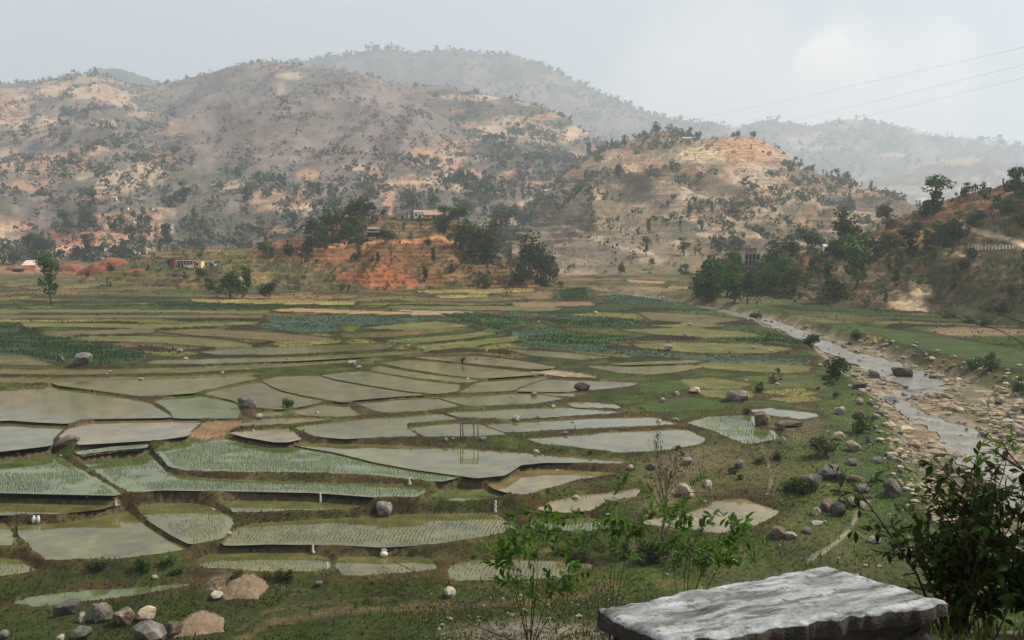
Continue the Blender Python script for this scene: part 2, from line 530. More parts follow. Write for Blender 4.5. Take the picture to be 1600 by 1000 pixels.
# (kind, photo outline).  w* = flooded, the rest are crops or soil
FIELDS = [
 ('wc', [(-40,612),(0,610),(40,606),(78,603),(130,612),(190,621),(230,630),(256,645),(264,652),(145,654),(122,656),(106,661),(60,659),(19,656),(-40,659)]),
 ('wc', [(-40,664),(19,661),(60,662),(102,667),(90,675),(80,687),(76,696),(0,705),(-40,708)]),
 ('wb', [(108,671),(125,663),(150,659),(262,655),(312,659),(298,672),(290,681),(245,687),(128,694),(112,690),(95,683)]),
 ('wo', [(84,598),(160,595),(280,592),(390,588),(402,591),(310,611),(300,614),(225,619),(150,609),(95,602)]),
 ('wg', [(243,625),(297,617),(360,627),(369,635),(375,650),(370,653),(276,653),(270,643),(255,633)]),
 ('wc', [(315,614),(400,597),(405,597),(425,607),(455,616),(505,627),(470,635),(440,639),(405,637),(385,631),(362,624)]),
 ('wc', [(412,594),(440,588),(500,587),(520,594),(575,604),(662,617),(620,619),(552,625),(537,628),(480,618),(445,610),(428,603)]),
 ('wo', [(505,586),(560,580),(575,581),(650,594),(716,601),(712,612),(680,615),(640,611),(575,601),(525,592)]),
 ('wo', [(580,577),(590,572),(640,581),(690,588),(745,594),(730,598),(716,597),(650,590),(590,580)]),
 ('wo', [(595,567),(640,562),(700,567),(760,575),(830,582),(850,584),(800,588),(770,590),(750,591),(690,584),(640,576)]),
 ('wc', [(730,608),(747,598),(775,592),(800,588),(840,585),(853,590),(805,606),(800,610),(720,614)]),
 ('wc', [(808,611),(850,593),(925,595),(995,598),(985,603),(950,607),(900,611),(870,612)]),
 ('wc', [(553,627),(680,620),(722,634),(668,641),(606,645),(590,642),(565,633)]),
 ('wc', [(688,621),(775,616),(828,613),(850,618),(870,621),(880,623),(840,630),(740,635),(725,632)]),
 ('wc', [(840,614),(880,614),(918,616),(895,620),(870,618)]),
 ('wc', [(456,643),(470,638),(506,632),(538,631),(548,641),(560,649),(535,651),(478,649)]),
 ('wc', [(398,645),(440,642),(452,645),(474,649),(440,650),(405,651)]),
 ('wc', [(385,656),(420,654),(478,653),(525,655),(456,662),(400,665),(380,665)]),
 ('wb', [(362,676),(447,669),(460,678),(466,686),(450,690),(430,690),(385,682)]),
 ('wc', [(462,668),(540,657),(620,652),(685,646),(716,655),(632,662),(633,668),(650,682),(575,683),(540,685),(494,681)]),
 ('wc', [(641,668),(720,661),(748,663),(775,673),(790,679),(745,682),(665,682)]),
 ('wc', [(700,645),(790,640),(870,637),(890,637),(972,644),(955,646),(890,650),(800,655),(745,653),(722,652)]),
 ('wc', [(887,630),(910,628),(960,632),(968,638),(900,636)]),
 ('wc', [(762,664),(800,660),(930,654),(1019,652),(1058,663),(1020,665),(975,667),(880,671),(800,676),(790,674)]),
 ('wc', [(825,686),(880,682),(960,675),(1050,671),(1072,672),(1100,685),(1093,693),(1050,702),(1025,705),(972,707),(920,701),(850,694)]),
 ('wc', [(450,691),(480,692),(560,694),(660,699),(720,701),(830,709),(900,713),(975,718),(968,724),(900,722),(850,722),(810,726),(797,735),(785,742),(745,746),(710,741),(650,733),(590,722),(525,706),(470,697)]),
 ('rg', [(243,702),(285,688),(345,680),(420,692),(500,705),(556,718),(640,733),(712,746),(690,751),(668,750),(588,742),(494,738),(400,737),(290,734),(268,728),(258,716)]),
 ('rg', [(118,712),(165,706),(222,703),(232,708),(250,728),(270,743),(320,748),(450,753),(540,756),(620,758),(664,763),(660,769),(650,775),(590,776),(495,769),(400,767),(330,766),(250,765),(207,769),(180,755),(150,735),(125,720)]),
 ('rg', [(122,706),(175,699),(228,694),(225,699),(172,703),(127,709)]),
 ('rg', [(-40,714),(0,713),(78,706),(95,717),(131,738),(175,763),(183,773),(125,772),(0,769),(-40,769)]),
 ('rw', [(-40,783),(0,782),(94,780),(175,781),(186,786),(156,795),(103,801),(0,804),(-40,805)]),
 ('wc', [(20,822),(94,818),(150,808),(194,799),(206,806),(237,828),(297,855),(280,860),(194,872),(78,874),(53,857),(35,838)]),
 ('wc', [(-40,816),(0,815),(10,822),(27,851),(0,852),(-40,852)]),
 ('rw', [(-40,873),(0,872),(31,877),(53,891),(30,896),(0,900),(-40,902)]),
 ('rw', [(216,793),(250,785),(297,785),(331,794),(357,807),(360,819),(344,841),(300,849),(272,835),(237,813)]),
 ('rw', [(345,784),(420,780),(560,783),(588,787),(540,795),(440,797),(400,800),(368,799)]),
 ('rw', [(378,823),(400,818),(525,811),(590,808),(620,805),(712,803),(770,802),(790,815),(806,826),(770,836),(680,849),(600,854),(525,850),(420,849),(356,851),(347,846),(362,835)]),
 ('rw', [(312,877),(330,866),(400,859),(480,865),(513,872),(515,886),(500,892),(440,893),(380,890),(320,886)]),
 ('rw', [(526,885),(532,871),(620,869),(672,874),(680,888),(620,896),(540,899)]),
 ('rw', [(702,890),(720,880),(760,875),(850,877),(925,882),(900,896),(870,903),(790,906),(707,906)]),
 ('rg', [(830,815),(862,804),(945,813),(950,825),(910,830),(830,826)]),
 ('wb', [(765,756),(800,746),(815,734),(845,731),(900,736),(968,740),(943,743),(895,751),(862,760),(820,772),(805,772),(775,763)]),
 ('rg', [(667,780),(690,767),(740,761),(803,774),(760,780),(700,782)]),
 ('wb', [(842,795),(862,784),(903,776),(956,770),(1000,764),(990,776),(940,785),(925,796),(880,800)]),
 ('wb', [(1000,818),(1019,810),(1065,806),(1105,792),(1120,782),(1162,780),(1217,800),(1180,820),(1125,833),(1080,828)]),
 ('rg', [(1075,661),(1112,651),(1175,648),(1180,660),(1185,672),(1206,672),(1215,685),(1170,694),(1137,682),(1125,675)]),
 ('wc', [(1166,641),(1206,638),(1270,645),(1276,651),(1253,655),(1212,650)]),
 ('wg', [(22,941),(60,931),(130,923),(200,920),(300,913),(220,929),(130,939),(60,947)]),
 ('soil', [(302,676),(320,661),(340,658),(378,658),(372,667),(355,671),(310,679)]),
 # ---- middle distance
 ('corn', [(-60,515),(40,518),(110,527),(180,543),(237,557),(215,566),(170,570),(95,566),(45,556),(-60,543)]),
 ('corn', [(-60,502),(30,506),(25,513),(-60,512)]),
 ('olive', [(35,504),(120,505),(230,507),(380,503),(405,503),(390,507),(250,512),(100,511),(41,510)]),
 ('olive2', [(60,517),(150,516),(240,514),(238,520),(150,522),(90,523)]),
 ('olive', [(105,527),(200,525),(300,527),(360,533),(395,539),(350,543),(260,536),(150,532)]),
 ('soilg', [(245,517),(330,514),(430,520),(520,529),(440,534),(400,530),(300,523)]),
 ('wg', [(315,550),(345,545),(400,543),(402,554),(340,554)]),
 ('wo', [(404,543),(500,540),(615,537),(605,545),(520,550),(406,555)]),
 ('wo', [(240,563),(330,561),(480,557),(600,551),(740,541),(745,544),(600,556),(480,563),(300,569),(232,568)]),
 ('olive2', [(-60,577),(170,578),(300,574),(440,568),(560,560),(560,565),(420,575),(280,582),(130,585),(-60,584)]),
 ('soilg', [(-60,590),(90,591),(280,588),(400,582),(408,585),(300,589),(90,597),(-60,600)]),
 ('yellow', [(300,467),(360,468),(460,468),(555,471),(550,476),(400,474),(305,471)]),
 ('dgreen', [(240,471),(310,474),(400,477),(540,478),(560,481),(420,484),(250,480)]),
 ('tan', [(440,482),(525,484),(680,489),(690,492),(560,490),(430,486)]),
 ('pale', [(610,484),(745,487),(680,490)]),
 ('cab', [(412,504),(520,508),(530,517),(480,520),(410,512)]),
 ('cab', [(420,495),(560,493),(680,497),(640,503),(560,508),(420,501)]),
 ('olive', [(565,513),(675,502),(738,509),(650,515)]),
 ('wo', [(535,521),(620,518),(745,512),(700,519),(600,527),(540,527)]),
 ('olive', [(605,532),(720,523),(770,516),(788,519),(720,530),(640,536)]),
 ('olive', [(645,541),(740,532),(830,523),(848,527),(740,540),(680,547)]),
 ('dgreen', [(690,494),(745,490),(810,496),(845,502),(800,512),(775,516),(735,506)]),
 ('dgreen', [(850,501),(900,498),(990,500),(1008,507),(940,511),(870,509)]),
 ('cab', [(790,488),(860,491),(960,498),(985,500),(900,497),(800,493)]),
 ('cab', [(802,517),(865,513),(878,518),(835,522),(805,523)]),
 ('dgreen', [(805,528),(880,520),(975,526),(988,532),(940,541),(880,538),(820,533)]),
 ('cab', [(805,537),(894,543),(988,547),(1080,555),(1265,562),(1262,567),(1145,564),(1050,558),(925,550),(830,543)]),
 ('olive', [(992,537),(1080,535),(1180,538),(1240,545),(1200,552),(1090,551),(1000,543)]),
 ('olive', [(970,515),(1075,512),(1160,518),(1190,525),(1110,527),(1020,522)]),
 ('wo', [(790,545),(880,551),(955,558),(910,562),(835,556)]),
 ('wo', [(950,568),(1080,562),(1100,565),(1050,568),(975,570)]),
 ('wo', [(915,572),(1080,570),(1095,574),(1050,582),(1020,585),(975,583)]),
 ('olive', [(1100,566),(1265,572),(1262,581),(1220,583),(1112,576),(1090,572)]),
 ('pink', [(840,576),(910,584),(932,590),(880,588),(832,582)]),
 ('wb', [(645,558),(745,556),(820,565),(868,574),(840,577),(720,566)]),
 ('olive', [(1065,594),(1112,590),(1175,600),(1150,606),(1080,605)]),
 ('meadow', [(1000,632),(1080,619),(1140,629),(1130,638),(1070,641),(1020,644)]),
 ('yolive', [(1190,613),(1250,607),(1275,615),(1240,619)]),
 ('yolive', [(1200,623),(1270,620),(1285,625),(1240,629)]),
 ('yellow', [(650,454),(830,450),(835,455),(760,458),(660,457)]),
 ('yellow', [(680,462),(760,460),(762,464),(690,465)]),
 ('dgreen', [(872,455),(915,449),(922,467),(875,467)]),
 ('cab', [(940,463),(975,461),(1050,471),(1072,477),(1020,476),(956,471)]),
 ('tan', [(980,437),(1040,440),(1035,443),(985,441)]),
 ('yellow', [(1050,446),(1090,448),(1088,452),(1045,450)]),
 ('soil', [(800,473),(920,471),(930,477),(810,480)]),
 ('olive', [(600,479),(780,478),(880,481),(860,486),(760,484),(620,482)]),
 ('olive2', [(1000,488),(1100,492),(1160,500),(1100,506),(1020,500)]),
 ('dgreen', [(1200,520),(1260,535),(1240,540),(1190,532)]),
 ('meadow', [(1340,508),(1450,522),(1600,548),(1700,562),(1700,585),(1560,572),(1420,540)]),
 ('meadow', [(1000,600),(1060,594),(1075,606),(1040,614),(1005,610)]),
 ('olive', [(1085,609),(1150,609),(1180,613),(1170,622),(1110,620)]),
 ('meadow', [(1180,625),(1240,632),(1235,636),(1165,633)]),
 ('olive', [(-60,484),(150,483),(420,486),(420,489),(150,488),(-60,489)]),
 ('olive2', [(-60,493),(200,492),(410,493),(408,497),(150,497),(-60,498)]),
 ('olive2', [(-60,549),(40,558),(85,571),(-60,568)]),
 ('yolive', [(425,537),(520,532),(535,532),(525,536),(440,540)]),
 ('olive', [(1015,509),(1080,506),(1150,509),(1080,511)]),
 ('dgreen', [(1090,530),(1190,527),(1230,534),(1180,536)]),
]
CROP = {'soil': (.20, .13, .075), 'soilg': (.12, .10, .05), 'olive': (.125, .125, .045), 'olive2': (.12, .105, .05), 'yellow': (.30, .25, .075),
        'yolive': (.17, .16, .045), 'dgreen': (.045, .08, .028), 'corn': (.035, .055, .025), 'cab': (.06, .085, .055), 'tan': (.30, .2, .11),
        'pale': (.26, .23, .14), 'pink': (.30, .23, .15), 'meadow': (.05, .075, .02)}
WATER = {'wc': 'water_clear', 'wb': 'water_brown', 'wg': 'water_green', 'wo': 'water_olive', 'rg': 'water_green', 'rw': 'water_clear'}

# river: pairs of bank points (photo)
RIVERS = [
 [((1086,478),(1094,476)), ((1130,489),(1142,485)), ((1180,502),(1196,496)), ((1225,519),(1248,512)), ((1262,537),(1292,531)), ((1300,556),(1330,546)),
  ((1340,574),(1380,558)), ((1392,597),(1440,575)), ((1430,613),(1488,596))],
 [((1490,598),(1480,612)), ((1440,606),(1450,617)), ((1395,612),(1410,624)), ((1372,618),(1398,634))],
 [((1374,618),(1402,618)), ((1394,636),(1432,634)), ((1424,657),(1470,652)), ((1462,678),(1522,668)), ((1474,704),(1566,692)), ((1500,735),(1610,720)), ((1545,775),(1660,755)), ((1600,830),(1750,800))],
]
CORRIDOR = [(915,452),(1000,468),(1080,481),(1170,505),(1225,527),(1270,556),(1320,592),(1352,620),(1372,655),(1388,700),(1408,745),(1440,800),(1500,860),(1640,950),
            (1900,900),(1800,690),(1640,620),(1540,592),(1450,565),(1380,540),(1290,515),(1200,488),(1100,472),(1000,458),(930,447)]
RIV_DROP = 2.0

# ---- nodes of the valley sheet: finer near, coarser far
rows = [2.0]
while rows[-1] < 50: rows.append(rows[-1] * 1.022)
while rows[-1] < 265: rows.append(rows[-1] * 1.0042)
while rows[-1] < 1150: rows.append(rows[-1] * 1.008)
rows = np.array(rows)
tcol = np.arange(-.62, .6201, .0021)
GY, GT = np.meshgrid(rows, tcol, indexing='ij')
GX = GT * (GY + 25)
gy, gx = GY.ravel(), GX.ravel()


def base_floor(x, y):
    z = gv(y)
    edge = sstep(.8, 2.2, x) * .5
    near = np.interp(y, [-60, 4.9, 6.5, 8, 12, 20, 40, 55, 66, 75], [25.7, 25.7, 24.8, 23.6, 21.3, 17, 8.5, 3, .6, 0])
    near = near + edge * np.interp(y, [4, 6.5, 8.5, 12], [0, 1, .7, 0])
    z = np.where(y < 75, near, z)
    n = (fbm(x / 9, y / 9, 5) - .5) * 1.5 + (fbm(x / 2.2, y / 2.2, 9) - .5) * .5
    # old terraces of the farmed land further up the valley
    q = z / .36 + (fbm(x / 70, y / 70, 15) - .5) * 5
    fl = np.floor(q)
    zt = z + .36 * (sstep(.72, 1.0, q - fl) - (q - fl))
    z = z + (zt - z) * sstep(150, 200, y) * (1 - sstep(700, 800, y))
    return z + n * np.interp(y, [5, 9, 40, 62, 300, 500], [.03, .25, 1.0, .75, .35, 1.2])


gz = base_floor(gx, gy)
gpx, gpy = project(np.stack([gx, gy, gz], 1))

# ---- land cover of the open ground (albedo)
n_a = fbm(gx / 6, gy / 6, 21); n_b = fbm(gx / 1.6, gy / 1.6, 23, 3); n_c = fbm(gx / 25, gy / 12, 27)
grass = np.array([.028, .042, .010]); grassb = np.array([.05, .074, .015]); dirt = np.array([.095, .066, .034])
gcol = np.zeros((len(gx), 3)) + grass
gcol = lerp(gcol, grassb, sstep(.4, .65, n_a))
gcol = lerp(gcol, dirt, sstep(.54, .72, n_b * .5 + n_a * .5) * .7)
tq = np.where(gy < 75, 0, gv(gy)) / .36 + (fbm(gx / 70, gy / 70, 15) - .5) * 5
band = np.floor(tq); plot = np.floor(gx / 38 + 7 * _hash(band, band * 0, 3) + fbm(gx / 30, gy / 30, 19))
hsh = _hash(band, plot, 5); hs2 = _hash(band, plot, 6)
pal = np.array([(.11, .105, .027), (.07, .085, .017), (.028, .056, .013), (.09, .062, .029), (.045, .078, .016), (.135, .12, .035), (.036, .052, .013), (.11, .075, .034)])
tcolr = pal[np.minimum((hsh * 8).astype(int), 7)] * (.8 + .4 * hs2)[:, None]
rise_ = sstep(.58, .7, tq - band)
tcolr = lerp(tcolr * 1.1, (.022, .02, .008), rise_ * .97)
gcol = gcol + (tcolr - gcol) * (sstep(165, 205, gy) * sstep(.15, .28, n_b * .5 + n_a * .5) * .97)[:, None]
# far terraces on the left, dull olive and red earth
far = sstep(300, 420, gy)
strip = fbm(gx / 90, gy / 9, 33)
gcol = lerp(gcol, (.115, .095, .045), far * .25)
gcol = lerp(gcol, (.05, .06, .02), far * sstep(.5, .62, strip) * .5)
gcol = lerp(gcol, (.20, .115, .055), far * sstep(.56, .7, fbm(gx / 60, gy / 7, 35)) * .7)
for (cx, cy, rx, ry, c, w) in [
    (170, 425, 70, 9, (.25, .095, .045), .8), (205, 428, 40, 7, (.26, .09, .04), .8), (30, 422, 60, 6, (.28, .14, .08), .8), (300, 428, 90, 9, (.22, .12, .06), .7),
    (250, 440, 200, 8, (.12, .11, .05), .5), (450, 464, 120, 3, (.26, .12, .06), .8), (870, 462, 60, 5, (.22, .13, .075), .6), (1000, 452, 60, 4, (.25, .19, .12), .7),
    (1150, 470, 90, 8, (.12, .12, .05), .7), (1280, 498, 90, 9, (.1, .1, .04), .6), (1500, 520, 120, 6, (.3, .21, .13), .5),
    (1350, 740, 60, 120, (.045, .075, .018), .9), (1290, 700, 60, 60, (.06, .075, .026), .6), (1260, 780, 100, 40, (.075, .09, .022), .7),
    (1250, 880, 160, 60, (.075, .075, .03), .7), (1130, 740, 110, 60, (.085, .07, .035), .6), (1080, 720, 70, 22, (.12, .09, .055), .7), (1030, 770, 60, 30, (.13, .105, .055), .6), (1230, 660, 60, 26, (.12, .085, .055), .6), (1230, 605, 60, 26, (.085, .095, .035), .6),
    (150, 960, 300, 60, (.025, .035, .01), .8), (500, 960, 500, 60, (.03, .038, .011), .8), (830, 990, 120, 20, (.17, .145, .115), .8), (200, 900, 260, 22, (.04, .045, .018), .7),
    (330, 910, 60, 12, (.14, .105, .06), .7), (900, 780, 60, 30, (.085, .065, .035), .4), (420, 925, 60, 12, (.09, .08, .04), .4)]:
    gcol = lerp(gcol, c, ell(gpx, gpy, cx, cy, rx, ry) * w * sstep(.25, .55, n_b * .6 + n_a * .4 + .1))
for pts, wpx, c in [([(1362, 775), (1345, 790), (1336, 812), (1322, 835), (1296, 856), (1264, 874)], 4.5, (.19, .17, .14)), ([(1188, 700), (1200, 720), (1207, 745), (1200, 770)], 2.5, (.16, .13, .09)),
                    ([(1392, 688), (1400, 700), (1398, 715)], 3, (.24, .18, .11)), ([(370, 1000), (430, 972), (500, 958), (600, 950), (700, 948), (860, 936), (960, 915)], 9, (.085, .066, .03)), ([(370, 985), (420, 955), (500, 942), (620, 934)], 5, (.07, .058, .026))]:
    pd = pline(gpx, gpy, pts)
    gcol = lerp(gcol, c, (1 - sstep(wpx * .3, wpx * 1.1, pd + (n_b - .5) * wpx * 1.5)) * .9)
# roadside earth
gcol = lerp(gcol, (.20, .165, .125), (1 - sstep(7, 11, gy)) * .85)

# ---- riverbed
cor = np.array([to_floor(*p, -RIV_DROP * .6) for p in chaikin(CORRIDOR)])
msk = (gy > 30)
sdc = np.full(gx.shape, 50.0)
sdc[msk] = polysd(gx[msk], gy[msk], cor)
rin = 1 - sstep(-3.5, 1.2, sdc + (n_a - .5) * 3)
gz = gz - rin * RIV_DROP * np.interp(gy, [40, 75, 400, 480], [0, 1, 1, .3])
gravel = lerp(np.zeros((len(gx), 3)) + np.array([.13, .105, .075]), (.25, .2, .135), sstep(.45, .6, n_b))
gravel = lerp(gravel, (.10, .1, .045), sstep(.5, .62, fbm(gx / 7, gy / 10, 41)) * .75)
gcol = gcol + (gravel - gcol) * rin[:, None]


def riv_z(y):
    return gv(y) - RIV_DROP - .12


river_strips = []
riv_poly = []
for pairs in RIVERS:
    Lp = np.array([to_floor(*a, -RIV_DROP) for a, b in pairs]); Rp = np.array([to_floor(*b, -RIV_DROP) for a, b in pairs])
    k = np.linspace(0, len(pairs) - 1, (len(pairs) - 1) * 7 + 1); i = np.minimum(k.astype(int), len(pairs) - 2); f = (k - i)

    def cr(P):
        P0, P1, P2, P3 = P[np.maximum(i - 1, 0)], P[i], P[i + 1], P[np.minimum(i + 2, len(P) - 1)]
        t = f[:, None]
        return .5 * (2 * P1 + (P2 - P0) * t + (2 * P0 - 5 * P1 + 4 * P2 - P3) * t * t + (3 * P1 - P0 - 3 * P2 + P3) * t ** 3)
    L2, R2 = cr(Lp), cr(Rp)
    wob = (fbm(L2[:, 0] / 3, L2[:, 1] / 3, 51) - .5)[:, None]
    d = R2 - L2
    L2 = L2 + d * (.08 - wob * .5); R2 = R2 + d * ((fbm(R2[:, 0] / 3, R2[:, 1] / 3, 52) - .5)[:, None] * .5 - .1)
    river_strips.append((L2, R2))
    pol = np.concatenate([L2, R2[::-1]])
    lo, hi = pol.min(0) - 3, pol.max(0) + 3
    m = (gx > lo[0]) & (gx < hi[0]) & (gy > lo[1]) & (gy < hi[1])
    s = polysd(gx[m], gy[m], pol)
    bed = gv(gy[m]) - RIV_DROP - .5
    w = 1 - sstep(-.6, .9, s)
    gz[m] = gz[m] * (1 - w) + np.minimum(bed, gz[m]) * w
    riv_poly.append(pol)

def GROW(W):
    return float(np.interp(W[:, 1].mean(), [80, 105, 125, 170, 300], [.18, .22, .3, .36, .3]))


# ---- fields: every field a level shelf, banks between
wsum = np.full(gx.shape, .12); zsum = .12 * gz
dmin = np.full(gx.shape, 99.0); inside = np.full(gx.shape, -1)
field_polys = []
for k, (kind, out) in enumerate(FIELDS):
    P = chaikin(out)
    L = float(np.mean(gv(np.array([to_floor(*p)[1] for p in P]))))
    W = np.array([to_level(p[0], p[1], L) for p in P])
    field_polys.append((kind, L, W, P))
    R = max(3.0, W[:, 1].mean() * .016)
    lo, hi = W.min(0) - R, W.max(0) + R
    m = np.nonzero((gx > lo[0]) & (gx < hi[0]) & (gy > lo[1]) & (gy < hi[1]))[0]
    if len(m) == 0:
        continue
    s = polysd(gx[m], gy[m], W) - GROW(W) + (fbm(gx[m] / .8, gy[m] / .8, 11, 3) - .5) * .45
    wet = kind[0] in 'wr'and kind in WATER
    bumpz = np.where(s < 0, np.maximum(s * .5, -.16) if wet else np.maximum(s * .3, -.08), np.minimum(s * .6, (.2 if L < 4.6 else .13) if wet else .12))
    jit = (n_b[m] - .5) * .22 * np.clip(s, 0, 1)
    w = np.where(s <= 0.03, 4000.0, np.clip(1 - s / R, 0, 1) ** 2 / np.maximum(s, .03) ** 1.7)
    wsum[m] += w; zsum[m] += w * (L + bumpz + jit)
    dmin[m] = np.minimum(dmin[m], np.abs(s))
    ins = s < 0
    inside[m[ins]] = k
    bank = (1 - sstep(.5, R * .75, s)) * (s >= 0)
    bc = lerp(np.zeros((len(m), 3)) + np.array([.052, .034, .016]), (.032, .05, .01), sstep(.42, .62, n_a[m] * .5 + n_b[m] * .5) * .85)
    bc = bc * (1 - .45 * sstep(150, 200, gy[m]))[:, None]
    bc = lerp(bc, (.13, .09, .05), sstep(.6, .75, n_b[m]) * .5 * (1 - .7 * sstep(150, 200, gy[m])))
    gcol[m] = gcol[m] + (bc - gcol[m]) * (bank * .85)[:, None]
gz = zsum / wsum
for k, (kind, L, W, P) in enumerate(field_polys):
    m = inside == k
    c = np.array(CROP.get(kind, (.10, .08, .045)))
    v = .75 + .5 * fbm(gx[m] / 5, gy[m] / 3, 60 + k)
    gcol[m] = c * .88 * v[:, None]

V = np.stack([gx, gy, gz], 1)
nr, nc = GY.shape
idx = np.arange(nr * nc).reshape(nr, nc)
quads = np.stack([idx[:-1, :-1], idx[:-1, 1:], idx[1:, 1:], idx[1:, :-1]], -1).reshape(-1, 4)
ground = obj('ground', mesh_np('ground', V, [quads], True, gcol), M['ground'])
tag(ground, 'terraced valley floor of paddies, grass banks and riverbed', kind='structure')

# the water sheets
nw = 0
for kind, L, W, P in field_polys:
    if kind not in WATER:
        continue
    c = W.mean(0)
    E = offset(W, GROW(W) + .12)
    me = bpy.data.meshes.new('paddy_water')
    me.from_pydata([(x, y, L) for x, y in E], [], [tuple(range(len(E)))])
    me.update()
    if me.polygons[0].normal.z < 0:
        me.flip_normals()
    o = obj('paddy_water', me, M[WATER[kind]])
    tag(o, kind='structure')
for (L2, R2) in river_strips:
    nx = 7
    rowsV = []
    for a, b in zip(L2, R2):
        for j in range(nx):
            p = a + (b - a) * j / (nx - 1)
            rowsV.append((p[0], p[1], riv_z(p[1])))
    n = len(L2)
    ii = np.arange(n * nx).reshape(n, nx)
    f = np.stack([ii[:-1, :-1], ii[:-1, 1:], ii[1:, 1:], ii[1:, :-1]], -1).reshape(-1, 4)
    me = mesh_np('river_water', np.array(rowsV), [f], True)
    if me.polygons[0].normal.z < 0:
        me.flip_normals()
    tag(obj('river_water', me, M['river']), kind='structure')

# the road the photograph was taken from
flat_mat('asphalt', (.055, .053, .05), .3, 4)
mb = MB(); mb.box((0, -4.3, 25.62), (90, 13.6, .2)); tag(obj('road', mb.mesh('road'), M['asphalt']), kind='structure')
mb = MB(); mb.box((0, -36, 25.4), (110, 50, .4)); tag(obj('roadside_ground', mb.mesh('roadside_ground'), M['bark']), kind='structure')

# ------------------------------------------------------------------ hills
HILLS = {}
SAM = []          # (bvh) for sight lines


def prof(pts, u):
    p = np.array(pts, float)
    return np.interp(u, p[:, 0], p[:, 1])


def hill(name, u0, u1, nx, ny, crest, Dc, base, Db, seed, amp, colf, mat='hill', ease=1.0, step=None, gully=(90, 1.0), back=(350, 170), label=None, rough=.35, basedrop=0.0):
    """one hillside: foot line, crest line, relief of spurs and gullies, and its far slope"""
    u = np.linspace(u0, u1, nx)
    cy = prof(crest, u); dc = prof(Dc, u) if isinstance(Dc, list) else np.full(nx, Dc)
    db = prof(Db, u) if isinstance(Db, list) else np.full(nx, Db)
    if base == 'floor':
        zb = gv(db) - 2.5 - basedrop
    else:
        zb = np.full(nx, base)
    C = np.array([at_depth(a, b, d) for a, b, d in zip(u, cy, dc)])
    t = np.linspace(0, 1, ny)[:, None]
    cx = (u - 800) / FPX
    f = ray_dir(0, 380)[1]
    Y = db[None] + (dc - db)[None] * t
    X = C[:, 0][None] / dc[None] * Y
    z01 = t ** ease
    Z = zb[None] + (C[:, 2] - zb)[None] * z01
    env = np.sin(np.pi * np.clip(t, 0, 1)) ** .6
    g = fbm(X / gully[0], Y / (gully[0] * 2.2), seed, 3)
    g = 1 - np.abs(g * 2 - 1) * 1.6
    det = fbm(X / (gully[0] * .28), Y / (gully[0] * .4), seed + 3, 4) - .5
    Z = Z + env * amp * ((g - .5) + rough * det) * np.ones_like(X)
    if step:
        h, w = step
        q = Z / h + (fbm(X / 60, Y / 60, seed + 5) - .5) * 1.5
        fl = np.floor(q); fr = q - fl
        Zs = Z + h * (sstep(.55, 1.0, fr) - fr)
        msk = w * sstep(.3, .5, fbm(X / 70, Y / 70, seed + 7) + .3 * (w >= 1)) * np.minimum(1, env * 2)
        Z = Z + (Zs - Z) * msk
    Z[-1] += (vnoise(u / 6, u * 0, seed + 8) - .5) * .0025 * dc
    bk, br = [], np.array([.15, .45, 1.0])
    for k in br:
        yy = C[:, 1] + back[1] * k
        bk.append(np.stack([C[:, 0] / dc * yy, yy, np.maximum(C[:, 2] - back[0] * k * k - 2 * k, -1.5)], 1))
    P = np.concatenate([np.stack([X, Y, Z], 2), np.array(bk)], 0)
    px, py = project(P)
    rel = np.concatenate([np.broadcast_to(t, X.shape), np.ones((3, nx))], 0)
    col = colf(px, py, rel, P)
    n2 = P.shape[0]
    ii = np.arange(n2 * nx).reshape(n2, nx)
    fq = np.stack([ii[:-1, :-1], ii[:-1, 1:], ii[1:, 1:], ii[1:, :-1]], -1).reshape(-1, 4)
    me = mesh_np('hill', P.reshape(-1, 3), [fq], True, np.clip(col.reshape(-1, 3), .01, .7))
    o = obj('hill', me, M[mat])
    tag(o, label, kind='structure')
    HILLS[name] = dict(P=P[:ny], px=px[:ny], py=py[:ny], rel=rel[:ny], obj=o)
    return o


SCRUB = np.array([.15, .12, .112]); TAN = np.array([.45, .335, .235]); ORANGE = np.array([.43, .245, .15]); GREEN = np.array([.085, .10, .06]); RED = np.array([.33, .13, .06])


def patches(col, px, py, lst, edge=.3):
    w0 = fbm(px / 16, py / 8, 77) - .5
    for (cx, cy, rx, ry, c, a) in lst:
        e = ell(px + w0 * rx * .8, py + w0 * ry * .8, cx, cy, rx, ry, edge)
        col = lerp(col, c, e * a)
    return col


def col_back(px, py, t, P):
    c = np.zeros(px.shape + (3,)) + np.array([.13, .12, .10])
    n = fbm(px / 50, py / 20, 101)
    c = lerp(c, (.2, .17, .14), sstep(.45, .65, n))
    c = lerp(c, (.09, .10, .07), sstep(.5, .7, fbm(px / 30, py / 14, 103)))
    return c


def col_right(px, py, t, P):
    c = col_back(px, py, t, P)
    c = lerp(c, (.40, .32, .24), sstep(.58, .7, fbm(px / 60, py / 9, 107)) * .8)
    return c


